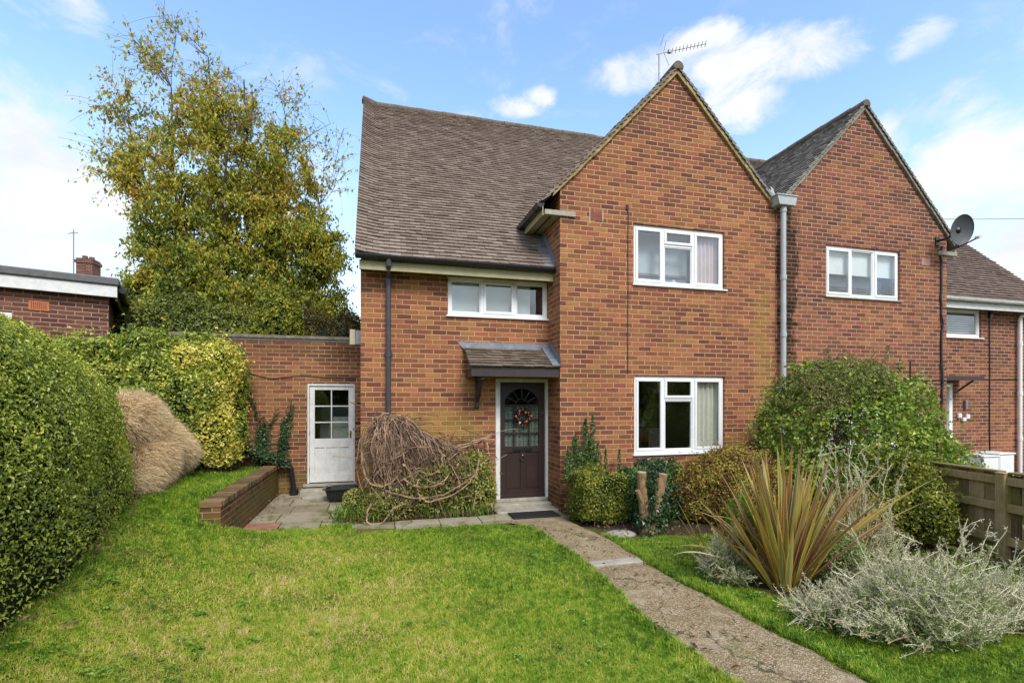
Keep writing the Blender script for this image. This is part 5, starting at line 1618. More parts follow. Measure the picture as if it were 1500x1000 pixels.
def clipped(name, label, cat, fn, c, n, size, mat, seed, amp=.05, aspect=.55):
    r = np.random.default_rng(seed); T = thing(name, label, cat, (c[0], c[1], 0))
    # uniform area resampling
    cc = np.array(c)
    uu, vv = np.meshgrid(np.linspace(0, 1, 40), np.linspace(0, 1, 21), indexing='ij'); hs = fn(uu, vv).reshape(-1, 3); hf = (hs.max(0) - hs.min(0)) / 2; cc = (hs.max(0) + hs.min(0)) / 2
    q = r.uniform(-1, 1, (n * 3, 3)); ar = np.array([hf[1] * hf[2], hf[0] * hf[2], hf[0] * hf[1]]); ax_ = r.choice(3, n * 3, p=ar / ar.sum()); sg = r.choice([-1., 1.], n * 3); q[np.arange(n * 3), ax_] = sg
    sc_ = ((np.abs(q) ** 7).sum(1, keepdims=True)) ** (-1 / 7); q = q * sc_
    P = cc + q * hf; N = unit(np.sign(q) * np.abs(q) ** 6 / hf)
    # area weight by local derivative
    e = 1e-3
    N = np.where(((P - cc) * N).sum(1, keepdims=True) < 0, -N, N)
    # thin crowded cells
    cell = np.floor(P / .05).astype(int); key = cell[:, 0] * 73856093 ^ cell[:, 1] * 19349663 ^ cell[:, 2] * 83492791
    o = r.permutation(len(P)); ks = key[o]; _, inv, cnt = np.unique(ks, return_inverse=True, return_counts=True)
    rank = np.zeros(len(ks), int); srt = np.argsort(inv, kind='stable'); st = np.concatenate([[0], np.cumsum(cnt)[:-1]]); rank[srt] = np.arange(len(ks)) - st[inv[srt]]
    sel = o[rank < 16]
    P, N = P[sel], N[sel]
    P = P + N * (wobble(P, amp, 4, seed) + r.normal(-.02, .03, len(P)))[:, None]
    mb = MB(); add_leaves(mb, P, N, size, aspect, .7, rng=r); mb.build('foliage', mat, T)
    uu, vv = np.meshgrid(np.linspace(0, 1, 40), np.linspace(0, 1, 20), indexing='ij')
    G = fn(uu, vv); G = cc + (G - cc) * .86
    MB().grid(G).build('filler_core', LM['core'], T)  # dark filler shell, stands in for shade inside the bush
    st_ = MB()
    for i in range(14):
        a = cc + r.normal(0, .12, 3); a[2] = 0
        e_ = P[r.integers(len(P))]; st_.tube(bez(a, a + np.array((0, 0, .2)), (a + e_) / 2, e_, 7), np.linspace(.012, .004, 7), 5)
    st_.build('stem', M_TWIG_D, T)
    return T


clipped('box_hedge', 'small squared yellow-green box hedge just right of the front door steps', 'hedge', boxy(2.70, 3.42, 6.32, 6.98, .06, .74), (3.06, 6.65, .40), 9000, .038, LM['box'], 51)
clipped('box_hedge', 'darker green clipped bush between the ivy stump and the copper shrub', 'hedge', boxy(3.44, 4.22, 6.20, 6.95, .02, .76, .5), (3.85, 6.55, .38), 8000, .042, LM['euon'], 52, .07)
shrub('copper_shrub', 'copper and yellow-leaved rounded shrub below the right side of the lower window', 'shrub',
      [(4.62, 5.95, .60, .50, .45, .52), (4.95, 5.9, .55, .45, .4, .50), (4.35, 6.1, .45, .4, .4, .42), (4.75, 6.0, .86, .30, .3, .26), (5.15, 5.7, .45, .3, .3, .4)], 5600, .034, LM['copper'], 53, .62, shoots=70, out=.09, bump_amp=.13, thick=.15)
# big rounded bush by the fence
shrub('rose_bush', 'large rounded green bush growing by the fence in front of the right house', 'bush',
      [(6.35, 5.6, 1.25, .92, .85, .92), (5.95, 5.7, 1.30, .70, .7, .80), (6.85, 5.5, 1.30, .65, .7, .80), (6.0, 5.5, .7, .75, .7, .65), (6.9, 5.1, .75, .60, .6, .60), (7.15, 5.05, .9, .35, .4, .5), (6.35, 5.65, 1.72, .72, .6, .62)],
      1350, .062, LM['green'], 54, 0, shoots=170, aspect=.62, thick=.30, out=.14, twigs=110, bump_amp=.14)
shrub('rose_bush', 'dull olive and brown thinning foliage over the top of the large rounded bush', 'bush',
      [(6.35, 5.65, 1.92, .80, .65, .42), (5.95, 5.7, 1.70, .6, .6, .40), (6.85, 5.6, 1.64, .6, .6, .40)], 1300, .046, LM['greentop'], 58, 0, shoots=70, thick=.16, out=.08, twigs=20, zmin=1.65)
shrub('spindly_shrub', 'low yellowish-green shrub leaning against the fence at its left end', 'shrub',
      [(6.15, 4.35, .45, .30, .32, .42), (6.3, 4.7, .7, .35, .35, .42), (5.9, 4.6, .35, .3, .3, .32)], 2600, .045, LM['box'], 55, .5, shoots=50, out=.08, thick=.2)

# upright euonymus shoots by the wall
EU = thing('upright_euonymus', 'upright dark green leafy shoots against the brickwork behind the small box hedge', 'plant', (3.0, 7.05, 0))
re_ = np.random.default_rng(61); eu = MB(); es = MB()
for (x, y, zt, w) in ((2.86, 7.0, 1.22, .09), (3.05, 7.05, 1.48, .07), (3.18, 7.08, 1.52, .05), (2.95, 7.0, 1.05, .10), (3.12, 7.0, 1.15, .10), (3.28, 7.1, 1.08, .06), (2.74, 6.98, 1.02, .07), (3.42, 7.12, 1.0, .035), (3.65, 7.12, .98, .035), (3.0, 6.98, .85, .14), (3.2, 7.0, .85, .12)):
    n = int(900 * w * (zt - .5) / .1)
    z = re_.uniform(.5, zt, n); a = re_.uniform(0, 2 * pi, n); rr = w * np.sqrt(re_.random(n)) * np.clip((zt + .04 - z) / .25, .25, 1)
    P = np.stack([x + rr * np.cos(a), y + rr * np.sin(a) * .8, z], 1); N = np.stack([np.cos(a), np.sin(a), .4 + 0 * a], 1)
    add_leaves(eu, P, N, .042, .5, .5, rng=re_); es.tube([(x, y, 0), (x + .01, y, zt * .5), (x, y, zt)], [.01, .007, .003], 5)
eu.build('foliage', LM['euon'], EU); es.build('stem', M_TWIG_D, EU)


# twin ivy-clad stumps
def ivy_on(P0, rng, n, spreadr, mb, size=.045):
    i = rng.integers(0, len(P0), n)
    d = unit(rng.normal(0, 1, (n, 3))); P = P0[i] + d * spreadr; add_leaves(mb, P, d, size, .85, .5, rng=rng)


SU = thing('tree_stump', 'pair of sawn-off tree trunks wrapped in ivy beside the path', 'tree stump', (3.42, 5.86, 0))
ri = np.random.default_rng(62)
def trunk(mb, top, pts, rad):
    pts = np.array(pts, float); mb.tube(pts, rad, 12)
    for i in range(10):
        t = ri.integers(0, len(pts) - 1); a = ri.uniform(0, 6.28); p = pts[t]; q = pts[t + 1]
        o_ = np.array((cos(a), sin(a), 0)) * rad[t] * .92; mb.tube([p + o_, q + o_ * (rad[t + 1] / rad[t])], .015, 5)
tk = MB()
trunk(tk, None, [(3.38, 5.86, -.05), (3.37, 5.86, .25), (3.34, 5.86, .50), (3.33, 5.86, .80)], [.075, .065, .06, .062])
trunk(tk, None, [(3.46, 5.84, -.05), (3.50, 5.84, .25), (3.55, 5.83, .45), (3.60, 5.83, .78)], [.07, .055, .06, .075])
tk.tube([(3.33, 5.85, .42), (3.28, 5.84, .52), (3.25, 5.84, .58)], [.04, .035, .03], 8)
tk.build('trunk', M_STUMP, SU)
MB().tube([(3.33, 5.86, .80), (3.33, 5.86, .815)], .060, 12).build('cut_end', M_STUMPTOP, SU); MB().tube([(3.60, 5.83, .78), (3.603, 5.83, .795)], .072, 12).build('cut_end', M_STUMPTOP, SU)
iv = MB()
ctr = np.vstack([bez((3.44, 5.82, 0), (3.46, 5.8, .3), (3.45, 5.8, .5), (3.47, 5.82, .86), 20), bez((3.5, 5.8, 0), (3.56, 5.78, .2), (3.6, 5.78, .3), (3.62, 5.8, .5), 14), bez((3.3, 5.8, 0), (3.3, 5.78, .1), (3.32, 5.8, .2), (3.34, 5.8, .25), 8), bez((3.45, 5.82, .8), (3.5, 5.85, .86), (3.55, 5.86, .9), (3.6, 5.85, .86), 8)])
ivy_on(ctr + ri.normal(0, .03, ctr.shape), ri, 1500, .07, iv); iv.build('ivy', LM['ivy'], SU)
P = np.column_stack([ri.normal(3.78, .16, 900), ri.normal(6.12, .10, 900), ri.uniform(0, .62, 900)]); N = unit(ri.normal(0, 1, (900, 3)) + np.array((0, -1, .5)))
i2 = MB(); add_leaves(i2, P, N, .045, .85, .5, rng=ri)
for i in range(12): i2.tube(bez((3.5 + .05 * i, 6.1, 0), (3.5 + .05 * i, 6.05, .2), (3.6 + .03 * i, 6.1, .3), (3.5 + .05 * i, 6.1, .6), 6), .005, 4)
tag(i2.build('ivy_clump', LM['ivy']), 'clump of dark ivy growing between the stump and the clipped bush', 'ivy')
# ivy on house wall under the window and dark climber near the hopper pipe
i3 = MB(); n = 700
P = np.column_stack([ri.uniform(4.0, 4.75, n), ri.uniform(7.16, 7.27, n), .45 + ri.random(n) ** 1.5 * .38]); add_leaves(i3, P, np.tile((0, -1, .3), (n, 1)), .05, .7, .4, rng=ri)
tag(i3.build('wall_ivy', LM['ivy']), 'thin ivy on the brickwork directly under the lower window', 'ivy')
i4 = MB(); n = 900
P = np.column_stack([ri.normal(6.28, .13, n), ri.normal(7.1, .06, n), ri.uniform(.3, 1.35, n)]); P[:, 0] += .08 * np.sin(P[:, 2] * 7); add_leaves(i4, P, np.tile((0, -1, .3), (n, 1)), .055, .6, .5, rng=ri)
i4.tube([(6.25, 7.15, 0), (6.3, 7.12, .6), (6.28, 7.12, 1.3)], .01, 5)
tag(i4.build('dark_climber', LM['ivy']), 'small dark climber on the house wall left of the large rounded bush', 'climber')

# ivy strands on the extension wall
i5 = MB()
strands = [bez((-2.05, 9.92, .6), (-2.0, 9.93, .9), (-2.1, 9.93, 1.1), (-2.0, 9.93, 1.45), 16), bez((-2.05, 9.93, 1.2), (-2.1, 9.93, 1.5), (-2.2, 9.93, 1.7), (-2.35, 9.93, 2.1), 12),
           bez((-1.72, 9.92, .6), (-1.75, 9.93, .9), (-1.6, 9.93, 1.2), (-1.55, 9.93, 1.75), 18), bez((-1.9, 9.93, 1.3), (-1.85, 9.93, 1.4), (-1.8, 9.93, 1.5), (-1.72, 9.93, 1.55), 6), bez((-1.70, 9.93, 1.0), (-1.66, 9.93, 1.2), (-1.7, 9.93, 1.3), (-1.72, 9.93, 1.42), 6)]
for s in strands: i5.tube(s, .006, 4)
for s, n, w in zip(strands, (750, 60, 600, 30, 60), (.06, .025, .045, .02, .03)):
    i = (ri.beta(1, 1.6, n) * (len(s) - 1)).astype(int); P = s[i] + ri.normal(0, 1, (n, 3)) * np.array((w, .015, .04)); add_leaves(i5, P, np.tile((0, -1, .1), (n, 1)), .045, .8, .5, rng=ri)
n = 900; t = ri.random(n); P = np.column_stack([-2.5 + t * .95, ri.normal(9.8, .05, n), .92 - t * .30 + ri.normal(0, .06, n)]); add_leaves(i5, P, np.tile((0, -1, .4), (n, 1)), .045, .7, .6, rng=ri)
tag(i5.build('wall_ivy', LM['ivy']), 'dark ivy strands climbing the brick extension wall left of the white side door', 'ivy')

# --- wisteria tangle in the bed
WI = thing('pruned_climber', 'tangled mop of pruned bare brown stems hanging round the grey downpipe', 'climber', (.2, 7.6, 0))
rw = np.random.default_rng(71)
lt = MB(); dk = MB()
for i in range(380):
    th_ = rw.uniform(-1.25, 1.25); top = np.array((.16 + .10 * rw.normal(), 7.62 + .05 * rw.normal(), 1.40 + .06 * rw.normal()))
    out = rw.uniform(.10, .52); skew = .10
    dirx = sin(th_); diry = -abs(cos(th_)) * .55
    p1 = top + np.array((dirx * out * .7, diry * out * .5, rw.uniform(-.02, .12)))
    zb = rw.uniform(.18, 1.0)
    p2 = np.array((top[0] + dirx * out * 1.1 + skew * .6, 7.58 + diry * out, (1.25 + zb) / 2))
    p3 = np.array((top[0] + dirx * out * .7 + skew * (1.3 - zb) * 1.6 + rw.normal(0, .07), 7.55 + diry * out * .9, zb))
    pts = bez(top, p1, p2, p3, 14) + np.cumsum(rw.normal(0, .010, (14, 3)), 0) * (1, .6, .8) + rw.normal(0, .006, (14, 3))
    (lt if rw.random() < .55 else dk).tube(pts, np.linspace(rw.uniform(.005, .011), .0035, 14), 5, caps=False)
    if rw.random() < .5:
        q = pts[rw.integers(5, 12)]; (lt if rw.random() < .5 else dk).tube(bez(q, q + rw.normal(0, .08, 3), q + rw.normal(0, .12, 3), q + rw.normal(0, .17, 3) + np.array((0, -.03, -.08)), 8), .003, 4, caps=False)
for i in range(190):
    top = np.array((rw.uniform(.2, 1.05), 7.62 + .05 * rw.normal(), 0)); top[2] = 1.36 - .42 * (top[0] - .2) + .05 * rw.normal()
    dx_ = rw.uniform(.05, .45); L = rw.uniform(.35, .85)
    p3 = top + np.array((dx_, -.12 - .1 * rw.random(), -L)); p3[2] = max(p3[2], .15)
    pts = bez(top, top + np.array((dx_ * .5, -.15, .03)), (top + p3) / 2 + np.array((.12, -.12, 0)), p3, 12) + np.cumsum(rw.normal(0, .014, (12, 3)), 0)
    (lt if rw.random() < .6 else dk).tube(pts, np.linspace(rw.uniform(.004, .009), .003, 12), 5, caps=False)
# scruffy twigs at the head and along the wall
for i in range(170):
    x = rw.uniform(.35, 1.62) if i > 50 else rw.normal(.15, .22)
    z = (1.02 + .07 * rw.normal() + .10 * max(0, x - 1.2)) if i > 50 else 1.38 + .08 * rw.normal()
    q = np.array((x, 7.7 + .05 * rw.normal(), z)); e = q + np.array((rw.normal(0, .16), rw.normal(0, .05), rw.normal(0, .07)))
    dk.tube(bez(q, q + rw.normal(0, .04, 3), e + rw.normal(0, .04, 3), e, 7), rw.uniform(.003, .008), 4, caps=False)
long_ = [[(.30, 7.5, .80), (.7, 7.42, .85), (1.2, 7.45, 1.02), (1.70, 7.55, 1.20)], [(.55, 7.5, .98), (.9, 7.45, .95), (1.3, 7.5, 1.08), (1.72, 7.6, 1.22)],
         [(-.22, 7.5, 1.05), (-.30, 7.35, .5), (.1, 7.3, .35), (.32, 7.32, .75)], [(1.45, 7.4, 1.02), (1.5, 7.3, .7), (1.3, 7.2, .38), (.72, 7.2, .30)],
         [(.72, 7.2, .30), (.55, 7.15, .32), (.5, 7.2, .5), (.56, 7.25, .62)], [(.35, 7.3, .62), (.6, 7.2, .42), (.9, 7.2, .5), (1.0, 7.3, .68)],
         [(-.10, 7.3, .30), (-.28, 7.15, .0), (.0, 7.12, -.05), (.12, 7.2, .12)], [(.12, 7.2, .12), (.18, 7.2, .22), (.25, 7.2, .28), (.40, 7.3, .26)],
         [(-.2, 7.45, .62), (.3, 7.25, .3), (.9, 7.2, .15), (1.5, 7.4, .75)], [(.9, 7.35, .95), (.95, 7.3, .7), (.7, 7.3, .55), (.5, 7.35, .8)], [(1.6, 7.5, 1.1), (1.62, 7.4, .9), (1.66, 7.4, .95), (1.6, 7.4, .75)]]
for q in long_:
    pts = bez(*q, 22) + rw.normal(0, .006, (22, 3)); lt.tube(pts, np.linspace(.014, .009, 22), 6)
for i in range(150):
    x = rw.uniform(-.1, 1.6); q = np.array((x, rw.uniform(7.25, 7.7), rw.uniform(.2, .9))); (lt if i % 3 else dk).tube(bez(q, q + rw.normal(0, .14, 3), q + rw.normal(0, .2, 3), q + rw.normal(0, .25, 3), 10), rw.uniform(.003, .006), 4, caps=False)
dk.tube(bez((.25, 7.5, 0), (.2, 7.6, .4), (.5, 7.6, .8), (.16, 7.7, 1.35), 12) + rw.normal(0, .01, (12, 3)), np.linspace(.035, .02, 12), 7)
lt.build('stem', M_TWIG, WI); o = dk.build('stem', M_TWIG_D, WI); o['label'] = 'darker dead stems'
shrub('bed_shrub', 'pale green and yellow leafy shrub growing through the tangled stems left of the front door', 'shrub',
      [(.55, 7.55, .42, .42, .25, .50), (1.0, 7.55, .50, .38, .25, .52), (1.40, 7.56, .50, .32, .24, .52), (.1, 7.5, .25, .4, .26, .30), (1.55, 7.5, .35, .22, .2, .38)], 1900, .052, LM['bed'], 72, .45, shoots=130, thick=.3, out=.10, bump_amp=.14)


def straps(name, label, cx, cy, n, h, w, mat, seed, spread=.5, rx=.3, ry=.12, droop=.6):
    r = np.random.default_rng(seed); mb = MB()
    for i in range(n):
        b = np.array((cx + r.uniform(-rx, rx), cy + r.uniform(-ry, ry), on_ground(cx, cy) + .02)); a = r.uniform(0, 2 * pi); lean = r.uniform(.1, spread)
        L = h * r.uniform(.5, 1.15); d = np.array((cos(a), sin(a), 0))
        s = np.array((-sin(a), cos(a), 0)) * w * .5
        t = np.linspace(0, 1, 6)
        c = b + d * (lean * L * t ** 1.7)[:, None] + np.array((0, 0, 1)) * (L * (t - droop * lean * t ** 2.6))[:, None]
        wd2 = (np.sin(pi * np.clip(t * .85 + .12, 0, 1)))[:, None] * s
        mb.grid(np.stack([c - wd2, c + np.array((0, 0, -.15 * w)), c + wd2], 1))
    return tag(mb.build(name, mat), label, 'plant')


straps('strap_leaved_plant', 'tuft of pale strappy leaves at the left corner of the bed by the patio', -.42, 7.55, 130, .34, .022, LM['strap'], 73, .9, .22, .18)
straps('strap_leaved_plant', 'second tuft of pale strappy leaves under the mop of bare stems', .0, 7.36, 60, .24, .02, LM['strap'], 74, .8, .25, .05)
straps('strap_leaved_plant', 'row of bright green strappy leaves along the front of the bed before the door', 1.1, 7.36, 90, .26, .022, LM['strap'], 75, .8, .5, .06)
shrub('low_bed_plant', 'pale variegated ground-hugging plant at the left end of the bed', 'plant', [(-.30, 7.62, .25, .25, .2, .27), (-.05, 7.5, .2, .25, .18, .24)], 3500, .032, LM['bed'], 76, .7)


# --- phormium
def phorm_mat():
    m, k = new_mat('phormium_blade')
    uvn = k.add('ShaderNodeUVMap'); uvn.uv_map = 'UVMap'
    u, v, _ = k.sep(uvn.outputs[0])
    g = k.add('ShaderNodeNewGeometry').outputs['Random Per Island']
    edge = k.maprange(k.math('ABSOLUTE', k.math('SUBTRACT', u, .5)), .32, .42, 0, 1)
    P = k.add('ShaderNodeTexCoord').outputs['Object']
    fib = k.noise(k.comb(k.math('MULTIPLY', u, 14.0), k.math('MULTIPLY', v, 1.5), k.math('MULTIPLY', g, 40.0)), 1.0, 4, .6)
    mid = k.ramp(g, [(0, (.30, .36, .06)), (.3, (.17, .24, .065)), (.5, (.22, .10, .075)), (.72, (.13, .11, .09)), (1, (.34, .36, .13))])
    ec = k.ramp(k.math('FRACT', k.math('MULTIPLY', g, 7.3)), [(0, (.75, .56, .08)), (.4, (.75, .42, .07)), (.7, (.66, .24, .15)), (1, (.80, .72, .30))])
    mid = k.mixc(k.maprange(fib, .45, .62, 0, .6), mid, ec)
    col = k.mixc(edge, mid, ec)
    dry = k.maprange(v, .86, 1.0, 0, .7)
    col = k.mixc(dry, col, (.34, .22, .12))
    setp(k, col, .38, 0, .45)
    t = k.add('ShaderNodeBsdfTranslucent'); k.put(t.inputs[0], col)
    mx = k.add('ShaderNodeMixShader'); mx.inputs[0].default_value = .2
    k.l.new(k.b.outputs[0], mx.inputs[1]); k.l.new(t.outputs[0], mx.inputs[2]); k.l.new(mx.outputs[0], k.out.inputs[0])
    return m


def blade(mb, uv, base, d, L, w, lean, droop, twist=0.0, seg=14):
    d = np.array((d[0], d[1], 0.)); d /= np.linalg.norm(d)
    t = np.linspace(0, 1, seg)
    ang = lean + droop * t ** 2.2
    dl = L / (seg - 1)
    step = np.stack([d[0] * np.sin(ang), d[1] * np.sin(ang), np.cos(ang)], 1) * dl
    c = np.array(base) + np.concatenate([[np.zeros(3)], np.cumsum(step[:-1], 0)])
    T = unit(step); s = np.array((-d[1], d[0], 0.))
    nn = np.cross(T, s)
    tw = twist * t
    S = s[None] * np.cos(tw)[:, None] + nn * np.sin(tw)[:, None]; NN = np.cross(T, S)
    prof = np.clip(np.minimum((t + .10) / .35, (1.0 - t) / .55), 0, 1) ** .8
    prof = np.maximum(prof, .02)
    hw = w * .5 * prof
    vfold = .28 * (1 - t * .6)
    cols = []
    for q in (-1, -.5, 0, .5, 1):
        cols.append(c + S * (hw * q)[:, None] + NN * (hw * vfold * abs(q))[:, None])
        uv.append(np.stack([np.full(seg, (q + 1) / 2), t], 1))
    G = np.stack(cols, 0)
    mb.grid(G)


M_PH = phorm_mat()
PHO = thing('phormium', 'large spiky phormium with bronze, yellow and pink striped sword leaves beside the path', 'plant', (3.62, 3.80, 0))
rp = np.random.default_rng(81); mb = MB(); uv = []
CR = np.array((cos(radians(15)), -sin(radians(15)))); CF = np.array((sin(radians(15)), cos(radians(15))))
# fans spread mostly across the view as in the photograph
for i in range(130):
    sx = rp.normal(0, 1.0); a = np.array((sx, rp.normal(0, .55))); dw = CR * a[0] + CF * a[1]
    if np.linalg.norm(dw) < .05: dw = np.array((1., .1))
    lean = abs(rp.normal(0, .22)) + .03 + .30 * min(abs(sx), 1.6)
    L = rp.uniform(.75, 1.42) * (1.0 - .15 * min(abs(sx), 1.5))
    b = np.array((3.66, 3.82, .0)) + np.array((*(CR * a[0] * .07 + CF * a[1] * .07), 0))
    blade(mb, uv, b, dw, L, rp.uniform(.048, .068), lean * .85, rp.uniform(0, .25) + (rp.uniform(.5, 1.3) if rp.random() < .14 else 0), rp.normal(0, .35))
for (lx, L, lean, dr) in ((1, 1.7, .80, .35), (1, 1.55, .95, .30), (-1, 1.25, .62, .15), (-.05, 1.50, .03, .02), (.10, 1.5, .10, .03), (.9, 1.45, .42, .1), (.5, 1.42, .24, .08), (-.6, 1.40, .28, .1), (-.9, 1.35, .36, .08), (-.35, 1.38, .16, .05), (.75, 1.35, .34, .06), (1, 1.5, .62, .25), (1, 1.35, .8, .2)):
    dw = CR * np.sign(lx) + CF * rp.normal(0, .15)
    blade(mb, uv, (3.66 + lx * .05, 3.8, 0), dw, L, .062, lean, dr, rp.normal(0, .2))
mb.build('blade', M_PH, PHO, uv=np.vstack([u_ for u_ in uv]))


def fix_uv_order(): pass


# small side fan of the same plant and fallen blades
PH2 = thing('phormium', 'small offshoot phormium fan with one bent pale blade reaching over the path', 'plant', (3.15, 4.55, 0))
mb = MB(); uv = []
for (sx, L, lean, dr, w) in ((-.9, .70, .50, .15, .05), (-.5, .82, .42, .12, .04), (-.8, .66, .6, .3, .035), (.4, .5, .5, .3, .03), (-1, .6, .85, .5, .03), (.6, .62, .4, .2, .03), (-.2, .6, .25, .1, .035)):
    dw = CR * sx + CF * rp.normal(0, .3); blade(mb, uv, (3.28, 4.42, .02), dw, L, w, lean, dr, rp.normal(0, .2))
blade(mb, uv, (3.42, 4.2, .20), -CR + CF * .1, .50, .03, 1.5, .1, .2)
for i in range(14):
    dw = CR * rp.normal(0, 1) + CF * rp.normal(0, .5); blade(mb, uv, (3.75 + rp.normal(0, .08), 4.6, .02), dw, rp.uniform(.5, .85), .035, abs(rp.normal(.3, .2)), .2, 0)
mb.build('blade', M_PH, PH2, uv=np.vstack(uv))
mb = MB(); uv = []
blade(mb, uv, (3.10, 4.02, .27), -CR - CF * .05, .46, .055, 1.30, .75, .15)
o = mb.build('blade', plain('dead_pale_blade', (.55, .50, .33), .7, .15, 9), PH2, uv=np.vstack(uv)); o['label'] = 'bent pale dead blade reaching over the path'


# --- silver bush
def silver_bush(name, label, c, rx, ry, h, n, seed, tall=0, green=1.0):
    r = np.random.default_rng(seed); T = thing(name, label, 'shrub', (c[0], c[1], 0))
    st = MB(); P = []; N = []; PG = []; tips = []
    for i in range(n):
        a = r.uniform(0, 2 * pi); rr = np.sqrt(r.random()); d = np.array((cos(a) * rx, sin(a) * ry)) * rr
        zt = h * (1 - .62 * rr ** 2) * r.uniform(.6, 1.08)
        if i < tall: zt = h * r.uniform(1.1, 1.45)
        b = np.array((c[0] + d[0] * .22, c[1] + d[1] * .22, 0)); e = np.array((c[0] + d[0], c[1] + d[1], zt))
        pts = bez(b, b + np.array((d[0] * .3, d[1] * .3, zt * .35)), e - np.array((d[0] * .25, d[1] * .25, zt * .3)), e, 10) + r.normal(0, .012, (10, 3))
        st.tube(pts, np.linspace(.006, .0022, 10), 4, caps=False)
        for q in range(int(7 + 5 * r.random())):
            i0 = r.integers(3, 10); p = pts[i0]; dd = unit(unit(e - b) * .7 + r.normal(0, .6, 3) + np.array((0, 0, .3))); L = r.uniform(.06, .20)
            tp = np.stack([p, p + dd * L * .5 + r.normal(0, .008, 3), p + dd * L]); st.tube(tp, [.003, .0024, .0016], 3, caps=False)
            m = int(10 + L * 90); t = r.random((m, 1)) * L
            P.append(p + dd * t + r.normal(0, .006, (m, 3))); N.append(r.normal(0, 1, (m, 3)))
        m = 14; ii = r.uniform(2, 9, m); i0 = ii.astype(int); f = (ii - i0)[:, None]; pp = pts[i0] * (1 - f) + pts[np.minimum(i0 + 1, 9)] * f
        P.append(pp + r.normal(0, .008, (m, 3))); N.append(r.normal(0, 1, (m, 3)))
        m = int(34 * green); ii = r.uniform(1, 8, m); i0 = ii.astype(int); PG.append(pts[i0] + r.normal(0, .03, (m, 3)))
    P = np.vstack(P); N = np.vstack(N)
    st.build('stem', LM['silver'], T)
    mb = MB(); add_leaves(mb, P, N, .017, .32, .3, rng=r); mb.build('foliage', LM['silver'], T)
    PG = np.vstack(PG); mb = MB(); add_leaves(mb, PG, r.normal(0, 1, PG.shape) + np.array((0, 0, .8)), .038, .28, .3, rng=r); o = mb.build('foliage', LM['silvergreen'], T)
    o['label'] = 'grey-green lower leaves'
    wd = MB()
    for i in range(34):
        a = r.uniform(0, 2 * pi); d = np.array((cos(a) * rx, sin(a) * ry, 0)) * r.uniform(.3, .9); b = np.array((c[0], c[1], .0)) + r.normal(0, .06, 3) * np.array((1, 1, 0))
        wd.tube(bez(b, b + d * .3 + np.array((0, 0, .08)), b + d * .7 + np.array((0, 0, .12)), b + d + np.array((0, 0, .1)), 9), np.linspace(.010, .004, 9), 5)
    wd.build('woody_base', M_TWIG, T)


silver_bush('silver_shrub', 'wide silvery-white twiggy shrub spreading over the lower right corner of the garden', (3.90, 2.79), .76, .48, .58, 128, 91, 12, 3.0)
silver_bush('silver_shrub', 'low silvery sprawling shrub nearest the edge of the path below the phormium', (3.42, 3.08), .36, .28, .30, 38, 92, 0, 2)
silver_bush('silver_shrub', 'tall airy silver-stemmed shrub behind the right side of the phormium', (4.55, 3.85), .48, .40, .92, 40, 93, 14, .5)
silver_bush('silver_shrub', 'grey-green felted shrub just left of the phormium base', (3.28, 4.12), .28, .24, .36, 34, 94, 3, 5.0)
silver_bush('silver_shrub', 'pale silver shrub at the far lower right cut off by the picture edge', (4.85, 2.80), .50, .34, .36, 70, 95, 0, 2)
shrub('feathery_plant', 'fresh green feathery plant with a few yellow flowers left of the phormium', 'plant', [(3.62, 4.35, .42, .17, .16, .36), (3.75, 4.3, .35, .16, .16, .32)], 4500, .05, LM['fern'], 96, 0, aspect=.16, out=.04)
shrub('feathery_plant', 'grey-green leafy tuft to the right of the phormium base', 'plant', [(4.15, 3.65, .30, .22, .22, .32)], 4500, .045, LM['silvergreen'], 97, 0, aspect=.2, out=.05)
shrub('feathery_plant', 'rusty gold twiggy plant between the phormium and the fence', 'plant', [(4.75, 4.1, .45, .40, .3, .36), (5.1, 4.3, .35, .3, .3, .3)], 2500, .035, LM['copper'], 98, 0, aspect=.35, out=.06, thick=.3)

# flat stone by the stump
tag(MB().ball((3.05, 5.92, .0), .22, 14, 8, 0, (1, .7, .22)).build('flat_stone', M_STONE, smooth=True), 'flat grey stone on the grass edge between path and stump', 'stone')
rst = np.random.default_rng(77)
# stones and litter under the hedge and in beds
lit = MB()
P = []
for (x0, x1, y0, y1, n) in ((-.5, 1.7, 7.26, 7.6, 500), (-2.75, -2.15, 3.5, 7.2, 260), (2.8, 6.5, 5.6, 7.0, 500), (5.2, 6.6, 3.6, 5.0, 420), (3.4, 4.8, 2.9, 4.2, 260), (-1.76, -1.5, 7.5, 9.9, 50), (2.05, 2.9, 2.6, 6.3, 110), (-2.2, 2.0, 2.5, 6.8, 150), (3.0, 4.6, 4.4, 5.6, 90)):
    x = rst.uniform(x0, x1, n); y = rst.uniform(y0, y1, n)
    if x0 < -2: x = -2.25 - .17 * (y - 3.77) + rst.normal(0, .10, n)
    P.append(np.column_stack([x, y, ground_z(x, y) + .055 + .03 * rst.random(n)]) if y0 > 3 or x0 > 2.9 else np.column_stack([x, y, ground_z(x, y) + .03]))
P = np.vstack(P); add_leaves(lit, P, np.tile((0, 0, 1.), (len(P), 1)), .05, .5, .35, rng=rst)
tag(lit.build('fallen_leaves', LM['litter']), 'scatter of small brown fallen leaves on the soil beds', 'leaf litter', kind='stuff')
tag(MB().prism([(-1.90, 3.70, .345), (-1.872, 3.735, .347), (-1.84, 3.79, .345), (-1.882, 3.765, .346)], (0, .002, .006)).build('fallen_leaf', LM['litter']), 'single brown fallen leaf lying on the lawn at lower left', 'leaf')

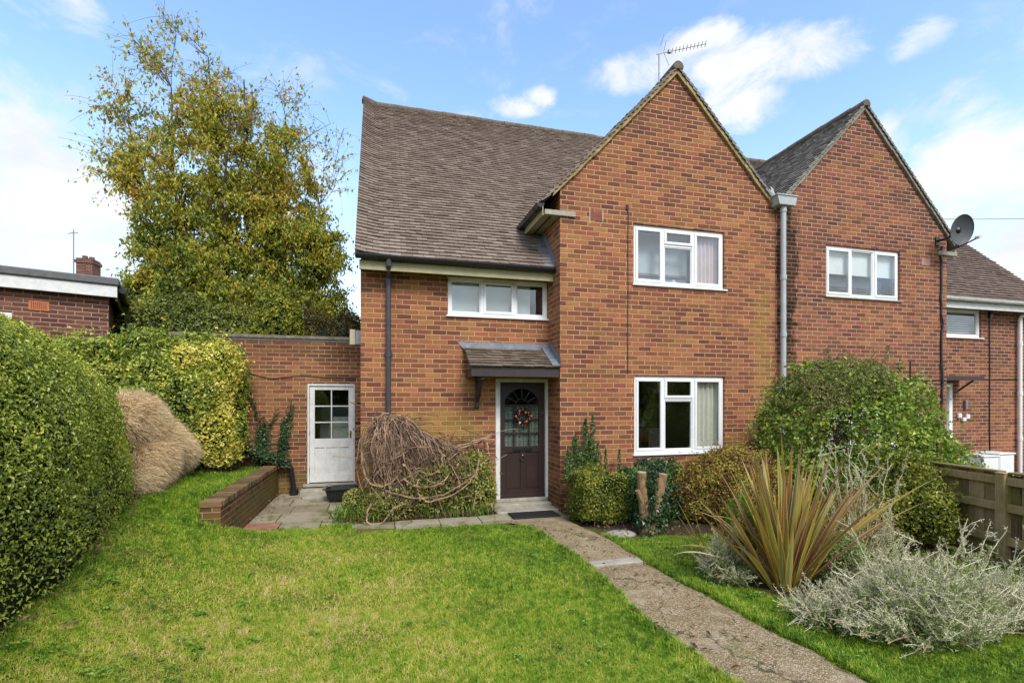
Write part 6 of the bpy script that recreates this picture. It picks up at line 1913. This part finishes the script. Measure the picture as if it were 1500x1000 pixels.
# ------------------------------------------------------------------ grass
def grass_mat():
    m, k = new_mat('lawn_blade')
    g = k.add('ShaderNodeNewGeometry').outputs['Random Per Island']
    P = k.add('ShaderNodeTexCoord').outputs['Object']
    x, y, z = k.sep(P)
    n1 = k.noise(P, 1.6, 4, .65); n2 = k.noise(P, 13, 4, .7)
    # drier towards the middle of the lawn, lusher at the edges near path and house
    dry = k.maprange(k.math('ADD', k.math('ABSOLUTE', k.math('ADD', x, .6)), k.math('MULTIPLY', k.math('MAXIMUM', k.math('SUBTRACT', y, 5.0), 0.0), .7)), .6, 2.6, .13, -.22)
    v = k.math('ADD', k.math('ADD', k.math('MULTIPLY', g, .42), k.math('MULTIPLY', k.math('SUBTRACT', n1, .5), 1.1)), k.math('MULTIPLY', k.math('SUBTRACT', n2, .5), 1.9))
    v = k.math('ADD', k.math('ADD', v, .27), dry, clamp=True)
    col = k.ramp(v, [(0, (.08, .16, .017)), (.25, (.20, .37, .028)), (.5, (.38, .49, .048)), (.74, (.57, .54, .11)), (1, (.72, .60, .29))])
    setp(k, col, .5, 0, .3)
    t = k.add('ShaderNodeBsdfTranslucent'); k.put(t.inputs[0], col)
    mx = k.add('ShaderNodeMixShader'); mx.inputs[0].default_value = .3
    k.l.new(k.b.outputs[0], mx.inputs[1]); k.l.new(t.outputs[0], mx.inputs[2]); k.l.new(mx.outputs[0], k.out.inputs[0])
    return m


rg = np.random.default_rng(99)
M_GRASS = grass_mat()


def hedge_edge(Y): return -2.30 - .17 * (Y - 3.77)


def lawn_ok(X, Y):
    a, b = path_edges(Y)
    ywob = .03 * np.sin(X * 11) + .02 * np.sin(X * 29)
    left = (X < a - .0) & (X > hedge_edge(Y)) & (Y < 6.92 + ywob)
    left &= ~((X > 1.55) & (Y > 6.35 + (2.15 - X) * .95))
    bank = (X < -1.985) & (X > hedge_edge(Y) - .0) & (Y < 9.8)
    gap = (X < -.3) & (X >= -1.76) & (Y >= 6.9) & (Y < 7.30 + ywob + .1 * (X < -1.2))
    wallbox = (X > -2.0) & (X < -1.765) & (Y > 6.48)
    right = (X > b + .0) & (X < 6.45 + .19 * (Y - 3.75)) & (Y < 5.75 - .12 * (X - 3) + ywob)
    bed = (((X - 4.15) / .62) ** 2 + ((Y - 3.1) / .42) ** 2 < .8) & (np.sin(X * 31) * np.sin(Y * 27) < .5)
    bed |= ((X - 3.7) / .35) ** 2 + ((Y - 3.9) / .3) ** 2 < 1
    bed |= (X > 5.4 + .1 * np.sin(Y * 9)) & (Y > 3.7 + .3 * np.sin(X * 7))
    return ((left | bank | gap) & ~wallbox) | (right & ~bed)


def sow(n, x0, x1, y0, y1, h, w, mb, lean=1.7):
    X = rg.uniform(x0, x1, n); Y = rg.uniform(y0, y1, n)
    k = lawn_ok(X, Y)
    # stay inside what the camera could see from nearby
    X, Y = X[k], Y[k]; n = len(X)
    Z = ground_z(X, Y) - .012
    a = rg.uniform(0, 2 * pi, n); ln = np.abs(rg.normal(0, lean, n)); H = h * rg.uniform(.55, 1.35, n)
    d = np.stack([np.cos(a), np.sin(a)], 1)
    b = rg.uniform(0, 2 * pi, n); s = np.stack([np.cos(b), np.sin(b), 0 * b], 1) * (w * rg.uniform(.6, 1.3, n) / 2)[:, None]
    B = np.stack([X, Y, Z], 1)
    off1 = np.column_stack([d * (H * ln * .35)[:, None], H * .62 / np.sqrt(1 + ln ** 2 * .3)])
    off2 = np.column_stack([d * (H * ln * 1.0)[:, None], H / np.sqrt(1 + ln ** 2)])
    V = np.stack([B - s, B + s, B + off1 + s * .8, B + off1 - s * .8, B + off2], 1).reshape(-1, 3)
    i = np.arange(n)[:, None] * 5
    mb.raw(V, i + np.array([[0, 1, 2, 3]])); mb.raw(V[:0], np.zeros((0, 3), int)) if False else None
    mb.V[-1] = mb.V[-1]
    mb.F.append((i + np.array([[3, 2, 4]]) + (mb.n - len(V))).astype(np.int32)); mb.mi.append(np.zeros(n, np.int32))
    return n


gm = MB()
tot = sow(420000, -3.0, 7.0, 2.1, 4.4, .032, .0044, gm)
tot += sow(260000, -3.3, 7.0, 4.4, 7.4, .036, .0062, gm)
tot += sow(110000, -3.0, 7.0, .2, 2.1, .034, .008, gm)
tot += sow(60000, -3.6, -1.9, 5.9, 9.9, .05, .008, gm)
print('grass blades', tot)
tag(gm.build('lawn_grass', M_GRASS), 'short mossy green and yellow lawn grass', 'grass', kind='stuff')
# longer ragged grass along path edges and on the right
gl = MB()
def edge_grass(Xf, n, h, w):
    Y = rg.uniform(2.2, 6.6, n); a, b = path_edges(Y)
    return Y, a, b
n = 9000; Y = rg.uniform(2.2, 5.9, n); a, b = path_edges(Y); X = b + np.abs(rg.normal(0, .10, n)) + .005
def long_blades(X, Y, h, w, mb):
    n = len(X); Z = ground_z(X, Y) - .01; a = rg.uniform(0, 2 * pi, n); H = h * rg.uniform(.4, 1.4, n); ln = rg.uniform(.2, 1.2, n)
    d = np.stack([np.cos(a), np.sin(a)], 1); s = np.stack([-np.sin(a), np.cos(a), 0 * a], 1) * (w / 2)
    B = np.stack([X, Y, Z], 1); o1 = np.column_stack([d * (H * ln * .3)[:, None], H * .6]); o2 = np.column_stack([d * (H * ln)[:, None], H * .95 / np.sqrt(1 + ln ** 2) + H * .15])
    V = np.stack([B - s, B + s, B + o1 + s * .8, B + o1 - s * .8, B + o2], 1).reshape(-1, 3); i = np.arange(n)[:, None] * 5
    mb.raw(V, i + np.array([[0, 1, 2, 3]])); mb.F.append((i + np.array([[3, 2, 4]]) + (mb.n - len(V))).astype(np.int32)); mb.mi.append(np.zeros(n, np.int32))
long_blades(X, Y, .055, .005, gl)
X = rg.uniform(-.75, -.3, 500); long_blades(X, 7.3 + 0 * X + rg.normal(0, .05, 500), .06, .006, gl)
n = 7000; Y = rg.uniform(2.2, 6.7, n); a, b = path_edges(Y); long_blades(a - np.abs(rg.normal(0, .05, n)) + .012, Y, .045, .005, gl)
n = 5000; Y = rg.uniform(6.9, 9.7, n); long_blades(-2.0 - np.abs(rg.normal(0, .10, n)), Y, .07, .007, gl)
n = 900; X = rg.uniform(-2.2, -1.75, n); long_blades(X, 6.42 + rg.normal(0, .06, n), .07, .007, gl)
n = 6000; X = rg.uniform(4.9, 6.4, n); Y = rg.uniform(2.6, 4.3, n); long_blades(X, Y, .06, .006, gl)
tag(gl.build('edge_grass', M_GRASS), 'longer ragged grass along the path edge and on the bank', 'grass', kind='stuff')
# broad-leaved weeds
wdm = MB()
for (x0, x1, y0, y1, n) in ((-2.3, -.9, 2.6, 4.6, 60), (-1.2, 1.9, 2.5, 6.5, 26), (2.95, 3.4, 2.6, 5.4, 30), (4.9, 6.2, 2.9, 3.9, 12), (-2.6, -2.0, 4.6, 8.8, 14)):
    for _ in range(n):
        x, y = rg.uniform(x0, x1), rg.uniform(y0, y1)
        if not lawn_ok(np.array([x]), np.array([y]))[0]: continue
        z = on_ground(x, y) + .015; m = rg.integers(7, 16); a = rg.uniform(0, 2 * pi, m); rr = rg.uniform(.012, .05, m)
        P = np.column_stack([x + rr * np.cos(a), y + rr * np.sin(a), z + rg.uniform(0, .025, m)]); add_leaves(wdm, P, np.tile((0, 0, 1.), (m, 1)), .032, .6, .25, rng=rg, dirv=np.column_stack([np.cos(a), np.sin(a), .3 + 0 * a]))
tag(wdm.build('lawn_weeds', LM['fern']), 'clover and broad-leaved weeds dotted through the lawn', 'weeds', kind='stuff')

# ------------------------------------------------------------------ across the road, seen only in the window panes
rb_ = np.random.default_rng(120)
for i, (x, y, h, lab) in enumerate(((-9, -14, 5.0, 'bushy green hedge tree across the road, far left of its row'), (-2, -15, 6.0, 'bushy green hedge tree across the road, second in its row'), (6, -14, 5.2, 'bushy green hedge tree across the road, third in its row'), (13.5, -15, 6.5, 'bushy green hedge tree across the road, far right of its row'))):
    shrub('hedge_tree', lab, 'tree', [(x, y, h * .45, 3.8, 1.8, h * .5), (x + 2, y - .5, h * .4, 3, 1.6, h * .42)], 55, .30, LM['treelow'], 130 + i, .92, twigs=6, group='hedge trees across the road')
print('objects', len(bpy.data.objects))
